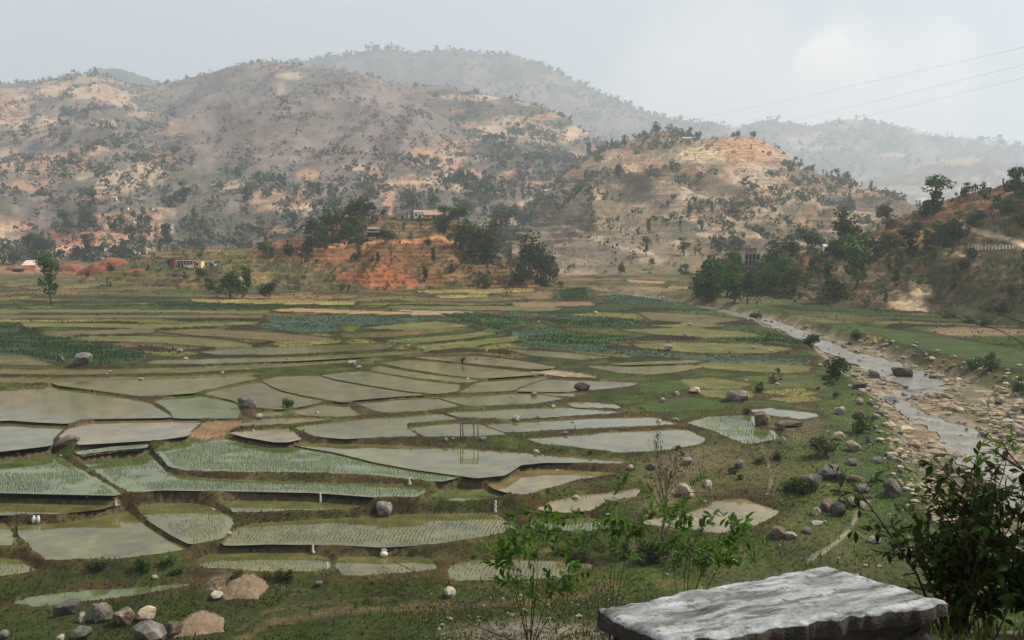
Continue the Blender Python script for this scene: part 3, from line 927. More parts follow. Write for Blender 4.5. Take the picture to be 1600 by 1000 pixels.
def col_main(px, py, t, P):
    c = np.zeros(px.shape + (3,)) + SCRUB
    c = lerp(c, (.19, .155, .142), sstep(.45, .65, fbm(px / 22, py / 14, 111)))
    c = lerp(c, (.12, .105, .085), sstep(.5, .7, fbm(px / 60, py / 40, 113)))
    # where the farmed land lies
    zone = np.clip(ell(px, py, 770, 190, 190, 110) + ell(px, py, 100, 150, 120, 40) * .8 + ell(px, py, 80, 270, 230, 130) * .9 + ell(px, py, 600, 290, 260, 60, .6) + sstep(300, 350, py) * .8 + ell(px, py, 450, 120, 90, 16) * .8, 0, 1)
    zone = zone * (1 - .97 * ell(px, py, 480, 200, 190, 78, .35)) * (1 - .9 * ell(px, py, 620, 180, 80, 70, .5))
    g = sstep(.46, .6, fbm(px / 34, py / 16, 117)) * zone
    c = lerp(c, GREEN, g * .8)
    pt = sstep(.52, .58, fbm(px / 75 + py / 90, P[..., 2] / 36, 121, 3) + .03 * (zone - 1)) * zone
    tone = lerp(np.zeros(px.shape + (3,)) + TAN, ORANGE, sstep(.4, .6, fbm(px / 70, py / 40, 123)) * .9)
    zq = P[..., 2] / 9.5 + (fbm(px / 90, py / 90, 126) - .5) * 2; fr = zq - np.floor(zq)
    c = lerp(c, (.09, .085, .06), sstep(.62, .78, fr) * zone * .6)
    tone = lerp(tone, (.11, .095, .065), sstep(.64, .78, fr) * .75)
    tone = tone * (.86 + .28 * vnoise(px / 90, P[..., 2] / 5.5, 125))[..., None]
    c = c + (tone - c) * (pt * .82)[..., None]
    c = patches(c, px, py, [
        (465, 327, 36, 7, TAN, 1), (483, 272, 18, 10, ORANGE, .8), (735, 278, 28, 12, ORANGE, 1), (608, 312, 10, 22, ORANGE, .8), (660, 240, 26, 8, ORANGE, .8), (560, 262, 30, 4, TAN, .8),
        (735, 152, 60, 5, TAN, .9), (790, 200, 34, 22, TAN, .7), (860, 218, 36, 6, TAN, .9), (730, 248, 36, 6, TAN, .8), (900, 205, 20, 9, TAN, .8), (455, 118, 24, 6, TAN, .55), (440, 138, 7, 12, TAN, .3),
        (100, 140, 36, 6, TAN, .8), (130, 150, 26, 5, TAN, .7), (160, 192, 24, 6, TAN, .7), (20, 245, 22, 14, TAN, .7), (80, 218, 18, 6, TAN, .7), (150, 306, 30, 6, ORANGE, .8), (190, 340, 60, 7, ORANGE, .8),
        (120, 372, 70, 12, RED, .75), (20, 350, 40, 8, ORANGE, .6), (50, 290, 40, 8, ORANGE, .6), (380, 285, 30, 6, TAN, .6), (430, 360, 26, 7, ORANGE, .6), (360, 292, 26, 4, TAN, .7), (590, 285, 26, 10, TAN, .4)])
    return c


def col_mid(px, py, t, P):
    c = np.zeros(px.shape + (3,)) + np.array([.185, .125, .085])
    c = lerp(c, (.29, .185, .105), sstep(.42, .62, fbm(px / 30, py / 10, 131)))
    c = lerp(c, (.14, .115, .08), sstep(.5, .68, fbm(px / 40, py / 24, 133)) * .9)
    c = lerp(c, GREEN, sstep(.5, .66, fbm(px / 26, py / 14, 135)) * .7)
    c = lerp(c, TAN, sstep(.55, .6, fbm(px / 70, P[..., 2] / 13, 137, 3)) * .6)
    c = c * (.85 + .3 * vnoise(px / 80, P[..., 2] / 2.4, 139))[..., None]
    zq = P[..., 2] / 5.2 + (fbm(px / 90, py / 90, 136) - .5) * .6; fr = zq - np.floor(zq)
    line = sstep(.6, .76, fr) * sstep(.42, .55, fbm(px / 60, py / 40, 138) + .1)
    c = lerp(c, (.19, .155, .115), ell(px, py, 930, 390, 110, 60) * .7)
    c = lerp(c, (.16, .13, .075), ell(px, py, 1020, 415, 70, 30) * .7)
    c = patches(c, px, py, [
        (1165, 232, 62, 24, (.46, .25, .14), .9), (1096, 241, 44, 12, (.56, .42, .24), 1), (1180, 280, 40, 13, TAN, .7), (1200, 262, 50, 5, TAN, .6), (900, 302, 40, 12, (.52, .38, .21), .8), (900, 270, 26, 8, ORANGE, .7),
        (985, 238, 34, 5, ORANGE, .8), (950, 245, 20, 10, TAN, .6), (1025, 255, 18, 9, ORANGE, .7), (1290, 262, 28, 7, TAN, .7), (1350, 300, 46, 9, (.5, .3, .17), .8), (1290, 318, 14, 10, TAN, .8),
        (925, 372, 44, 3, TAN, .7), (1020, 405, 22, 6, TAN, .5), (1250, 300, 60, 6, (.36, .25, .16), .6)])
    c = lerp(c, (.10, .085, .05), line * .7)
    d = pline(px, py, [(878, 352), (900, 360), (930, 374), (975, 388), (1020, 396)])
    c = lerp(c, TAN, (1 - sstep(1.5, 4, d)) * .7)
    return c


def col_hillock(px, py, t, P):
    c = np.zeros(px.shape + (3,)) + np.array([.15, .082, .038])
    c = lerp(c, (.23, .105, .045), sstep(.42, .6, fbm(px / 30, py / 4, 141)))
    c = lerp(c, (.075, .08, .025), sstep(.5, .66, fbm(px / 24, py / 7, 143)) * .8)
    c = patches(c, px, py, [
        (600, 433, 64, 14, (.27, .085, .035), .9), (650, 436, 40, 12, (.25, .09, .04), .7), (455, 382, 76, 12, (.26, .09, .036), .85), (500, 398, 110, 8, (.22, .09, .04), .6), (560, 382, 110, 7, (.26, .10, .045), .7), (600, 400, 60, 14, (.22, .085, .038), .55), (250, 425, 120, 30, (.095, .09, .032), .75), (330, 440, 120, 12, (.14, .10, .045), .6), (330, 396, 80, 5, (.15, .14, .05), .7), (280, 400, 60, 4, (.2, .11, .055), .6),
        (640, 358, 45, 12, (.2, .14, .06), .6), (655, 345, 50, 6, (.13, .135, .045), .7), (730, 415, 70, 26, (.2, .115, .055), .6), (400, 418, 80, 10, (.10, .1, .045), .7), (480, 435, 60, 14, (.09, .09, .035), .7), (400, 445, 60, 9, (.16, .14, .07), .6), (520, 450, 70, 6, (.09, .1, .035), .6)])
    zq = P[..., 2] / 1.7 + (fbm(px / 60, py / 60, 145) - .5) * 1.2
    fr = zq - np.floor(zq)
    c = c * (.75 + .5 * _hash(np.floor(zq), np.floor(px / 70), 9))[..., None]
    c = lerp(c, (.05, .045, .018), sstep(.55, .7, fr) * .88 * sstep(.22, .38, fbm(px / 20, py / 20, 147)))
    d = pline(px, py, [(480, 386), (560, 380), (620, 378), (660, 375), (682, 369), (690, 372), (720, 385)])
    c = lerp(c, (.5, .24, .1), (1 - sstep(1.5, 4, d)) * .8)
    return c


def col_rhill(px, py, t, P):
    c = np.zeros(px.shape + (3,)) + np.array([.105, .085, .042])
    c = lerp(c, (.17, .12, .07), sstep(.42, .62, fbm(px / 26, py / 12, 151)))
    zq = P[..., 2] / 2.6 + (fbm(px / 70, py / 70, 155) - .5) * 1.5; fr = zq - np.floor(zq)
    c = lerp(c, (.06, .058, .022), sstep(.55, .72, fr) * .6 * sstep(.35, .5, fbm(px / 50, py / 30, 156)))
    c = lerp(c, (.07, .078, .03), sstep(.48, .66, fbm(px / 34, py / 20, 153)) * .85)
    hi = sstep(.45, .8, t)
    c = lerp(c, (.30, .14, .07), hi * sstep(.4, .6, fbm(px / 40, py / 16, 157)) * .6)
    c = patches(c, px, py, [
        (1540, 318, 70, 16, (.26, .125, .065), .6), (1470, 340, 40, 12, (.28, .14, .07), .6), (1260, 412, 22, 14, (.36, .15, .085), .85), (1350, 400, 50, 14, (.3, .15, .08), .5), (1430, 380, 40, 9, (.3, .14, .07), .5),
        (1437, 452, 16, 15, (.5, .36, .2), 1), (1420, 482, 28, 17, (.46, .33, .19), 1), (1440, 492, 10, 12, (.5, .38, .22), .8), (1500, 512, 70, 5, (.38, .25, .14), .7), (1155, 458, 7, 14, (.5, .27, .13), .9), (1145, 475, 12, 7, (.45, .26, .14), .7),
        (1330, 440, 80, 14, (.17, .125, .07), .6), (1400, 425, 70, 10, (.17, .13, .07), .6)])
    d = pline(px, py, [(1506, 355), (1530, 363), (1560, 369), (1590, 379), (1630, 398), (1680, 425)])
    c = lerp(c, (.5, .38, .24), (1 - sstep(2.8, 5.0, d)))
    d = pline(px, py, [(1484, 389), (1496, 397), (1508, 400), (1511, 412)])
    c = lerp(c, (.4, .3, .18), (1 - sstep(1.2, 3, d)) * .8)
    return c


hill('back', 330, 1260, 330, 44, [(330,118),(400,108),(470,95),(540,85),(580,80),(612,76),(640,84),(700,80),(760,84),(800,86),(850,100),(900,128),(960,155),(1000,172),(1060,188),(1130,200),(1200,230),(1260,300)], 5000, 60, 3900, 11, 140, col_back, 'far_hill', gully=(560, 1), back=(600, 600), label='highest far ridge fading into the haze')
hill('backleft', -420, 420, 160, 26, [(-420,150),(-200,142),(-40,136),(0,134),(60,128),(120,115),(160,106),(200,111),(240,124),(290,140),(420,190)], 4800, 60, 4100, 12, 80, col_back, 'far_hill', gully=(500, 1), back=(600, 600))
hill('farright', 980, 2100, 260, 44, [(980,215),(1060,205),(1110,192),(1150,200),(1200,187),(1230,192),(1270,198),(1300,188),(1340,187),(1400,197),(1450,212),(1500,216),(1560,222),(1640,232),(1800,236),(2100,225)], 5600, 50, 4200, 13, 140, col_right, 'far_hill', gully=(560, 1), back=(600, 500))
hill('foothill', 1050, 2000, 220, 34, [(1050,330),(1200,300),(1330,292),(1400,272),(1460,256),(1500,246),(1550,250),(1600,256),(1800,250),(2000,240)], 3700, 30, 2600, 14, 70, col_right, 'far_hill', gully=(300, 1), back=(350, 400))
hill('main', -420, 1120, 520, 220, [(-420,165),(-200,140),(-50,133),(0,131),(40,132),(80,125),(100,120),(150,116),(180,128),(215,138),(240,138),(270,130),(300,120),(340,111),(365,104),(390,100),(430,97),(470,104),(520,107),(560,115),(600,128),(640,134),(700,139),(750,149),(800,160),(850,172),(880,185),(900,198),(930,214),(1000,250),(1060,290),(1120,330)],
     [(-420, 3200), (300, 3000), (600, 2750), (900, 2150), (1120, 2050)], 'floor', [(-420, 640), (0, 680), (400, 720), (800, 760), (1120, 800)], 15, 92, col_main, 'hill', ease=1.2, step=(12, .5), gully=(300, 1), back=(500, 450), label='long scrub covered hill with tan terraces across the valley')
hill('mid', 800, 1560, 400, 180, [(800,340),(820,320),(860,292),(890,268),(930,240),(955,230),(980,222),(1030,206),(1060,207),(1090,219),(1110,217),(1140,213),(1180,214),(1200,224),(1220,238),(1260,266),(1290,276),(1320,285),(1380,299),(1420,318),(1470,348),(1560,380)],
     [(800, 1050), (1000, 1300), (1200, 1300), (1400, 1100), (1560, 1000)], 'floor', [(800, 520), (900, 500), (1090, 520), (1300, 560), (1560, 600)], 16, 24, col_mid, 'hill', ease=1.08, step=(5.2, .95), gully=(110, 1), back=(200, 200), label='brown terraced spur with an orange field on its top')
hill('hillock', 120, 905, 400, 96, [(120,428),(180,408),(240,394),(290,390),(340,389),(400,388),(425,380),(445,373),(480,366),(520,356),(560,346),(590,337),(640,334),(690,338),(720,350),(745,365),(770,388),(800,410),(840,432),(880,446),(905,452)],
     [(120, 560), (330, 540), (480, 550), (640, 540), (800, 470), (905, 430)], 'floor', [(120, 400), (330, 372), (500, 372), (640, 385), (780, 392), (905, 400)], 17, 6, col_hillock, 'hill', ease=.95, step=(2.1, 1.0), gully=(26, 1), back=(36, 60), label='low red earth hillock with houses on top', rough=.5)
hill('rhill', 1078, 2000, 400, 130, [(1078,474),(1090,455),(1110,436),(1140,424),(1200,405),(1260,394),(1330,374),(1390,350),(1430,330),(1470,315),(1500,306),(1530,298),(1580,288),(1640,275),(1800,235),(2000,190)],
     [(1078, 470), (1200, 440), (1400, 400), (1600, 345), (2000, 300)], 'floor', [(1078, 372), (1150, 350), (1230, 325), (1330, 297), (1450, 270), (1600, 234), (1750, 212), (2000, 190)], 18, 9, col_rhill, 'hill', ease=1.05, step=(3.0, .5), gully=(30, 1), back=(70, 110), label='brown and red hillside above the river', rough=.6, basedrop=.5)

bpy.context.view_layer.update()
_dg = bpy.context.evaluated_depsgraph_get()
BV = {'ground': BVHTree.FromObject(ground, _dg)}
for k, h in HILLS.items():
    BV[k] = BVHTree.FromObject(h['obj'], _dg)


def hit(px, py, only=None):
    """point of the terrain a photo pixel shows"""
    d = Vector(ray_dir(px, py)).normalized()
    best, bd = None, 1e9
    for k, b in BV.items():
        if only and k not in only:
            continue
        loc, nor, i, dist = b.ray_cast(Vector(CAM), d)
        if loc is not None and dist < bd:
            best, bd = loc, dist
    if best is None:
        return hit(px, py + 3, only) if py < 1000 else Vector((0, 400, 10))
    return best


def gz_at(x, y):
    best = None
    for b in BV.values():
        loc = b.ray_cast(Vector((x, y, 2000)), Vector((0, 0, -1)))[0]
        if loc is not None and (best is None or loc.z > best):
            best = loc.z
    return best if best is not None else 0.0

# ------------------------------------------------------------------ plants: shapes
def cards(cent, size, outw, rng, jit=.8, aspect=.6):
    """one small four-sided leaf clump per centre, facing roughly outward"""
    n = len(cent)
    nrm = outw + rng.normal(0, jit, (n, 3)); nrm /= np.linalg.norm(nrm, axis=1, keepdims=True) + 1e-9
    a = np.cross(nrm, rng.normal(0, 1, (n, 3))); a /= np.linalg.norm(a, axis=1, keepdims=True) + 1e-9
    b = np.cross(nrm, a)
    s = (size * rng.uniform(.55, 1.35, n))[:, None]
    k = rng.uniform(.7, 1.3, (4, n, 1))
    q = np.stack([cent + a * s * k[0], cent + b * s * aspect * k[1] + nrm * s * .15, cent - a * s * k[2], cent - b * s * aspect * k[3] + nrm * s * .15], 1)
    V = q.reshape(-1, 3)
    F = np.arange(n * 4).reshape(n, 4)
    return V, F


def ballpts(c, r, n, rng, shell=.55):
    d = rng.normal(0, 1, (n, 3)); d /= np.linalg.norm(d, axis=1, keepdims=True)
    rr = rng.uniform(shell, 1, n) ** .6
    return np.asarray(c) + d * rr[:, None] * np.asarray(r), d


def tree_meshes(kind, seed):
    """trunk and crown of a tree one metre tall (scaled where it stands)"""
    rng = np.random.default_rng(seed)
    mb = MB()
    clumps = []
    leaf, per = .031, 66
    if kind == 'broad':
        for k in range(15):
            a = rng.uniform(0, 6.28); r = rng.uniform(.05, .30); z = rng.uniform(.38, .84)
            r *= 1 - .5 * max(0, (z - .6) / .3)
            clumps.append(((math.cos(a) * r, math.sin(a) * r, z), rng.uniform(.10, .17) * np.array([1, 1, .8])))
        th = .4
    elif kind == 'dense':
        for k in range(20):
            a = rng.uniform(0, 6.28); r = rng.uniform(.05, .40); z = rng.uniform(.16, .82)
            r *= math.sqrt(max(.1, 1 - ((z - .35) / .55) ** 2))
            clumps.append(((math.cos(a) * r, math.sin(a) * r, z), rng.uniform(.12, .2) * np.array([1, 1, .85])))
        th = .3; per = 62; leaf = .036
    elif kind == 'lopped':          # fodder tree cut back: clumps up a bare stem
        x = y = 0
        for k, z in enumerate([.28, .36, .45, .52, .66, .74, .82, .88, .78, .84]):
            rr = .055 + .05 * rng.random() + (.05 if z > .6 else 0)
            clumps.append(((rng.normal(0, .045) + (.03 if z > .6 else 0), rng.normal(0, .045), z), np.array([rr, rr, rr * .95])))
        th = .3; per = 90; leaf = .026
    elif kind == 'slim':
        for k in range(9):
            z = .25 + .7 * k / 9
            rr = .12 * (1 - .55 * k / 9) * rng.uniform(.7, 1.2)
            clumps.append(((rng.normal(0, .04), rng.normal(0, .04), z), np.array([rr, rr, rr * 1.2])))
        th = .3; per = 70; leaf = .03
    elif kind == 'bush':
        for k in range(11):
            a = rng.uniform(0, 6.28); r = rng.uniform(0, .42); z = rng.uniform(.15, .72) * (1 - .3 * r)
            clumps.append(((math.cos(a) * r, math.sin(a) * r, z), rng.uniform(.16, .27) * np.array([1, 1, .8])))
        th = .2; per = 60; leaf = .055
    else:                            # bare: limbs with a few leaves
        for k in range(9):
            a = rng.uniform(0, 6.28); r = rng.uniform(.08, .26); z = rng.uniform(.55, .97)
            clumps.append(((math.cos(a) * r, math.sin(a) * r, z), np.array([.09, .09, .1])))
        th = .42; per = 20; leaf = .016
    wob = rng.normal(0, .025, (4, 2))
    zs = [-.05, th * .5, th, .7]
    rad = {'broad': .028, 'dense': .03, 'lopped': .017, 'slim': .017, 'bush': .03, 'bare': .016}[kind]
    pts = [(wob[i][0] * (i > 0), wob[i][1] * (i > 0), z) for i, z in enumerate(zs)]
    mb.tube(pts, [rad * 1.25, rad, rad * .8, rad * .35], 6)
    for c, r in clumps[:12]:
        st = Vector(pts[2]) * .75 + Vector(pts[1]) * .25 if rng.random() < .6 else Vector(pts[2]) * .6 + Vector(pts[3]) * .4
        e = Vector(c); mid = (st + e) / 2 + Vector(rng.normal(0, .02, 3))
        mb.tube([st, mid, e], [rad * .5, rad * .36, rad * .12], 5, False)
        if kind == 'bare':
            for q in range(5):
                tw = e + Vector(rng.normal(0, .06, 3)) + Vector((0, 0, .05))
                mb.tube([mid if q % 2 else e, (mid + tw) / 2 + Vector(rng.normal(0, .01, 3)), tw], [rad * .22, rad * .16, rad * .07], 4, False)
    tm = mb.mesh('trunk', True)
    Vs, Fs, b = [], [], 0
    for c, r in clumps:
        P, d = ballpts(c, r, per, rng)
        v, f = cards(P, leaf, d, rng)
        Vs.append(v); Fs.append(f + b); b += len(v)
    cm = mesh_np('crown', np.concatenate(Vs), [np.concatenate(Fs)], True)
    return tm, cm


TREES = {k: [tree_meshes(k, 100 + i * 7 + j * 1000) for i in range(n)] for j, (k, n) in enumerate([('broad', 4), ('dense', 4), ('lopped', 3), ('slim', 3), ('bush', 5), ('bare', 4)])}
_var = {}


def with_mat(me, mat):
    key = (me.name, mat)
    if key not in _var:
        c = me.copy(); c.name = me.name.split('.')[0]
        c.materials.clear(); c.materials.append(M[mat]); _var[key] = c
    return _var[key]


def tree(name, kind, loc, h, wid, mat, label, group=None, trunkmat='bark', cat=None, var=None, lean=0.0):
    tm, cm = TREES[kind][RNG.integers(len(TREES[kind])) if var is None else var % len(TREES[kind])]
    e = empty(name, loc, RNG.uniform(0, 6.28))
    e.rotation_euler = (lean * RNG.uniform(-1, 1), lean, e.rotation_euler[2])
    e.scale = (h * wid, h * wid, h)
    tag(e, label, cat or ('shrub' if kind == 'bush' else 'tree'), group)
    obj('trunk', with_mat(tm, trunkmat), None, e)
    obj('crown' if kind != 'bush' else 'foliage', with_mat(cm, mat), None, e)
    return e


def px_tree(name, kind, px, py, hpx, wid, mat, label, group=None, only=None, **kw):
    p = hit(px, py, only)
    k = 1.0 if hpx > 100 else 1.13
    return tree(name, kind, (p.x, p.y, p.z - .1), hpx * p.y / FPX * k, wid * (1.0 if hpx > 100 else 1.12), mat, label, group, **kw)


# ------------------------------------------------------------------ trees and shrubs one can tell apart
G_HC = 'trees of the dark grove on the hillock'
G_RB = 'trees along the foot of the hillside by the river'
T = [
 ('tree', 'lopped', 80, 476, 72, 1.15, 'leaf_green', 'lone lopped tree with two green clumps on a bare stem at the left field edge', None),
 ('shrub', 'dense', 360, 466, 44, 1.0, 'leaf_green', 'bushy green tree at the left of the trio by the yellow strip', None),
 ('tree', 'slim', 386, 458, 40, 1.5, 'leaf_green', 'narrow dark tree in the middle of the trio by the yellow strip', None),
 ('shrub', 'bush', 421, 467, 28, .9, 'leaf_dark', 'small dark bush at the right of the trio by the yellow strip', None),
 ('shrub', 'bush', 413, 402, 27, .9, 'leaf_green', 'round green bush on the left edge of the red terrace', None),
 ('shrub', 'bush', 453, 400, 25, .9, 'leaf_dark', 'small round bush beside the white speck on the red terrace', None),
 ('shrub', 'dense', 482, 402, 36, .85, 'leaf_dark', 'taller dark bush just right of the white speck on the red terrace', None),
 ('tree', 'dense', 492, 374, 36, 1.0, 'leaf_dark', 'dark round tree at the far left of the hillock grove', None),
 ('tree', 'broad', 520, 374, 50, 1.1, 'leaf_green', 'light green broad tree in the left of the hillock grove', G_HC),
 ('tree', 'dense', 545, 368, 52, 1.1, 'leaf_green', 'tall green tree in the middle of the hillock grove', G_HC),
 ('tree', 'broad', 566, 362, 54, 1.1, 'leaf_dark', 'tall dark crown behind the thatched hut', G_HC),
 ('tree', 'dense', 545, 382, 36, 1.1, 'leaf_dark', 'low dark tree in front of the hillock grove', None),
 ('tree', 'dense', 510, 382, 32, 1.2, 'leaf_green', 'low green tree before the left of the hillock grove', None),
 ('shrub', 'bush', 560, 382, 22, 1.3, 'leaf_green', 'green bush left of the foot of the thatched hut', None),
 ('shrub', 'bush', 602, 380, 24, 1.1, 'leaf_dark', 'dark bush right of the foot of the thatched hut', None),
 ('tree', 'dense', 641, 334, 28, 1.0, 'leaf_dark', 'dark pointed tree behind the blue walled hut', None),
 ('tree', 'dense', 676, 326, 22, 1.0, 'leaf_dark', 'dark tree showing above the rusty tin roof', None),
 ('tree', 'dense', 694, 352, 32, .9, 'leaf_green', 'green tree hiding the right end of the tin roofed house', None),
 ('tree', 'broad', 716, 356, 36, 1.0, 'leaf_green', 'loose tree with a pale stem right of the tin roofed house', None),
 ('tree', 'dense', 690, 362, 16, 1.2, 'leaf_dark', 'small dark bush beneath the tin roofed house', None),
 ('tree', 'dense', 735, 400, 58, 1.0, 'leaf_dark', 'dark wide tree at the left of the grove right of the hillock', None),
 ('tree', 'broad', 760, 408, 66, 1.0, 'leaf_olive', 'olive tree in the middle of the grove right of the hillock', None),
 ('tree', 'lopped', 781, 392, 62, 1.5, 'leaf_dark', 'tallest dark tree of the grove right of the hillock', None),
 ('tree', 'dense', 757, 412, 44, 1.1, 'leaf_dark', 'dark low crown at the foot of the grove right of the hillock', None),
 ('tree', 'broad', 826, 436, 72, .9, 'leaf_dark', 'tall dark tree on the right end of the hillock', None),
 ('tree', 'dense', 845, 443, 54, .9, 'leaf_olive', 'yellowish round tree at the right foot of the hillock', None),
 ('tree', 'dense', 858, 440, 44, .8, 'leaf_dark', 'last dark tree at the right foot of the hillock', None),
 ('tree', 'bare', 798, 446, 50, .8, 'leaf_olive', 'leafless branching tree right of the terraced slope', None),
 ('tree', 'dense', 813, 446, 36, .7, 'leaf_dark', 'dark bush between the bare tree and the yellowish tree', None),
 ('shrub', 'bush', 758, 450, 28, 1.1, 'leaf_olive', 'dusty olive bush at the foot of the red terraces', None),
 ('tree', 'slim', 678, 412, 26, 1.1, 'leaf_dark', 'small dark tree half way up the red terraces', None),
 ('tree', 'slim', 664, 439, 22, 1.6, 'leaf_dark', 'small tree with a bent stem low on the red terraces', None),
 ('tree', 'bare', 612, 414, 36, .8, 'leaf_olive', 'thin bare tree on the red slope below the path', None),
 ('tree', 'bare', 558, 408, 30, .8, 'leaf_olive', 'thin bare tree on the red slope left of centre', None),
 ('tree', 'slim', 560, 402, 20, 1.4, 'leaf_green', 'small green tree on the red slope below the grove', None),
 ('tree', 'slim', 590, 412, 18, 1.4, 'leaf_dark', 'small dark tree on the red slope under the thatched hut', None),
 ('tree', 'bare', 418, 404, 56, 1.0, 'leaf_olive', 'bare spreading tree standing behind the left end of the red terrace', None),
 ('tree', 'bare', 320, 384, 56, .8, 'leaf_olive', 'tall leafless tree on the far terrace left of the hillock', None),
 ('tree', 'bare', 360, 386, 40, .9, 'leaf_olive', 'short bare tree right of the tall leafless tree', None),
 ('tree', 'bare', 245, 388, 34, 1.0, 'leaf_olive', 'bare tree left of the light green tree on the far terrace', None),
 ('tree', 'slim', 261, 388, 36, 1.6, 'leaf_green', 'light green upright tree on the far terrace', None),
 ('tree', 'lopped', 206, 394, 40, 1.2, 'leaf_dark', 'dark forked tree above the red earth mound', None),
 ('tree', 'dense', 225, 392, 26, 1.1, 'leaf_far', 'green bush right of the dark forked tree', None),
 ('tree', 'lopped', 136, 404, 36, 1.4, 'leaf_far', 'dark twin stemmed tree left of the small white house', None),
 ('tree', 'dense', 120, 406, 24, 1.1, 'leaf_far', 'round tree left of the dark twin stemmed tree', None),
 ('tree', 'dense', 186, 400, 24, 1.3, 'leaf_far', 'spreading grey green bush right of the small white house', None),
 ('tree', 'dense', 66, 404, 34, 1.1, 'leaf_far', 'round tree right above the pink roofed shed', None),
 ('tree', 'dense', 22, 412, 30, 1.4, 'leaf_far', 'wide tree at the left edge behind the pink roofed shed', None),
 ('tree', 'dense', 135, 352, 30, 1.0, 'leaf_far', 'dark oval tree alone on the lower left of the long hill', None),
 ('tree', 'lopped', 104, 366, 34, 1.4, 'leaf_far', 'dark upright tree left below the oval tree', None),
 ('tree', 'slim', 300, 386, 14, 2, 'leaf_dark', 'dark little bush on the terrace edge left of the tall leafless tree', None),
 # right bank
 ('tree', 'dense', 1113, 470, 76, .85, 'leaf_green', 'big green tree at the left end of the riverside wood', None),
 ('tree', 'dense', 1135, 464, 62, .9, 'leaf_green', 'green tree second in the riverside wood', G_RB),
 ('tree', 'dense', 1104, 472, 46, .8, 'leaf_green', 'low leafy tree at the very left foot of the riverside wood', None),
 ('tree', 'slim', 1150, 432, 36, 2.2, 'leaf_green', 'green tree left of the unfinished tower house', None),
 ('tree', 'broad', 1208, 436, 62, 1.0, 'leaf_dark', 'dark tree right of the unfinished tower house', None),
 ('tree', 'dense', 1190, 456, 50, .9, 'leaf_green', 'green tree below the unfinished tower house', G_RB),
 ('tree', 'dense', 1220, 444, 48, .9, 'leaf_fresh', 'bright green tree in the middle of the riverside wood', None),
 ('tree', 'dense', 1168, 474, 54, .7, 'leaf_green', 'tree right of the orange earth scar at the river', None),
 ('tree', 'slim', 1146, 474, 40, 1.8, 'leaf_green', 'tree left of the orange earth scar at the river', None),
 ('tree', 'dense', 1236, 452, 36, 1.0, 'leaf_green', 'lower right tree of the riverside wood', G_RB),
 ('tree', 'broad', 1262, 398, 42, 1.1, 'leaf_dark', 'dark tree above the red earth patch', None),
 ('tree', 'dense', 1240, 398, 30, 1.2, 'leaf_dark', 'dark tree left above the red earth patch', None),
 ('tree', 'dense', 1278, 412, 24, 1.0, 'leaf_green', 'dark green tree right of the red earth patch', None),
 ('tree', 'broad', 1322, 398, 70, .95, 'leaf_dark', 'largest dark tree on the shoulder of the right hill', None),
 ('tree', 'dense', 1314, 404, 34, 1.3, 'leaf_dark', 'dark undergrowth tree at the foot of the largest dark tree', None),
 ('tree', 'lopped', 1336, 452, 70, 1.5, 'leaf_fresh', 'tall bright lopped tree standing alone on the grassy slope', None),
 ('tree', 'slim', 1268, 432, 28, 2.0, 'leaf_green', 'light green bush on the slope below the red earth patch', None),
 ('tree', 'slim', 1293, 440, 30, 1.5, 'leaf_green', 'small upright tree left of the tall lopped tree', None),
 ('tree', 'slim', 1400, 446, 26, 1.8, 'leaf_green', 'small round tree alone above the dark slope', None),
 ('tree', 'lopped', 1423, 404, 44, 1.7, 'leaf_dark', 'dark lopped tree in front of the red bank', None),
 ('tree', 'dense', 1388, 392, 28, 1.1, 'leaf_dark', 'dark bush left of the dark lopped tree', None),
 ('tree', 'dense', 1356, 400, 28, 1.0, 'leaf_dark', 'dark bush right of the largest dark tree', None),
 ('tree', 'slim', 1450, 396, 36, 1.9, 'leaf_dark', 'dark round tree left of the row of white posts', None),
 ('tree', 'dense', 1472, 390, 48, .9, 'leaf_green', 'green tree beside the bend of the earth road', None),
 ('tree', 'dense', 1495, 376, 38, .9, 'leaf_dark', 'dark tree at the start of the earth road', None),
 ('tree', 'dense', 1430, 362, 16, 1.5, 'leaf_dark', 'low dark bush on the red bank', None),
 ('tree', 'broad', 1385, 358, 40, 1.1, 'leaf_olive', 'pale olive tree on the far shoulder of the right hill', None),
 ('tree', 'lopped', 1459, 334, 54, 1.8, 'leaf_green', 'tall leaning tree on the skyline of the right hill', None),
 ('tree', 'dense', 1445, 340, 26, 1.1, 'leaf_dark', 'dark rounded tree at the foot of the leaning skyline tree', None),
 ('tree', 'broad', 1510, 308, 22, 1.2, 'leaf_dark', 'small round tree on the skyline of the right hill', None),
 ('tree', 'slim', 1536, 300, 16, 1.3, 'leaf_dark', 'tiny slim tree on the skyline of the right hill', None),
 ('tree', 'dense', 1588, 306, 46, 1.0, 'leaf_dark', 'large dark tree at the right end of the skyline', None),
 ('tree', 'dense', 1570, 338, 32, 1.1, 'leaf_green', 'green tree below the large dark skyline tree', None),
 ('tree', 'bush', 1532, 344, 22, 1.1, 'leaf_dark', 'dark bush above the earth road', None),
 ('tree', 'bush', 1600, 352, 26, 1.1, 'leaf_dark', 'dark bush at the right edge above the earth road', None),
 ('shrub', 'bush', 1505, 420, 20, 1.0, 'leaf_dark', 'dark bush below the row of white posts', None),
 # lower ground
 ('shrub', 'bush', 449, 638, 20, .8, 'leaf_green', 'small leafy shrub growing alone in the flooded paddy', None),
 ('shrub', 'bush', 1305, 588, 34, 1.0, 'leaf_dark', 'dark shrub on the left river bank beside the dark rock', None),
 ('shrub', 'bush', 1270, 545, 26, 1.0, 'leaf_dark', 'dark shrub on the left river bank upstream', None),
 ('shrub', 'dense', 1590, 616, 30, .8, 'leaf_green', 'green shrub at the right edge beyond the river stones', None),
 ('shrub', 'dense', 1545, 580, 34, .8, 'leaf_green', 'green shrub on the far river bank near the right', None),
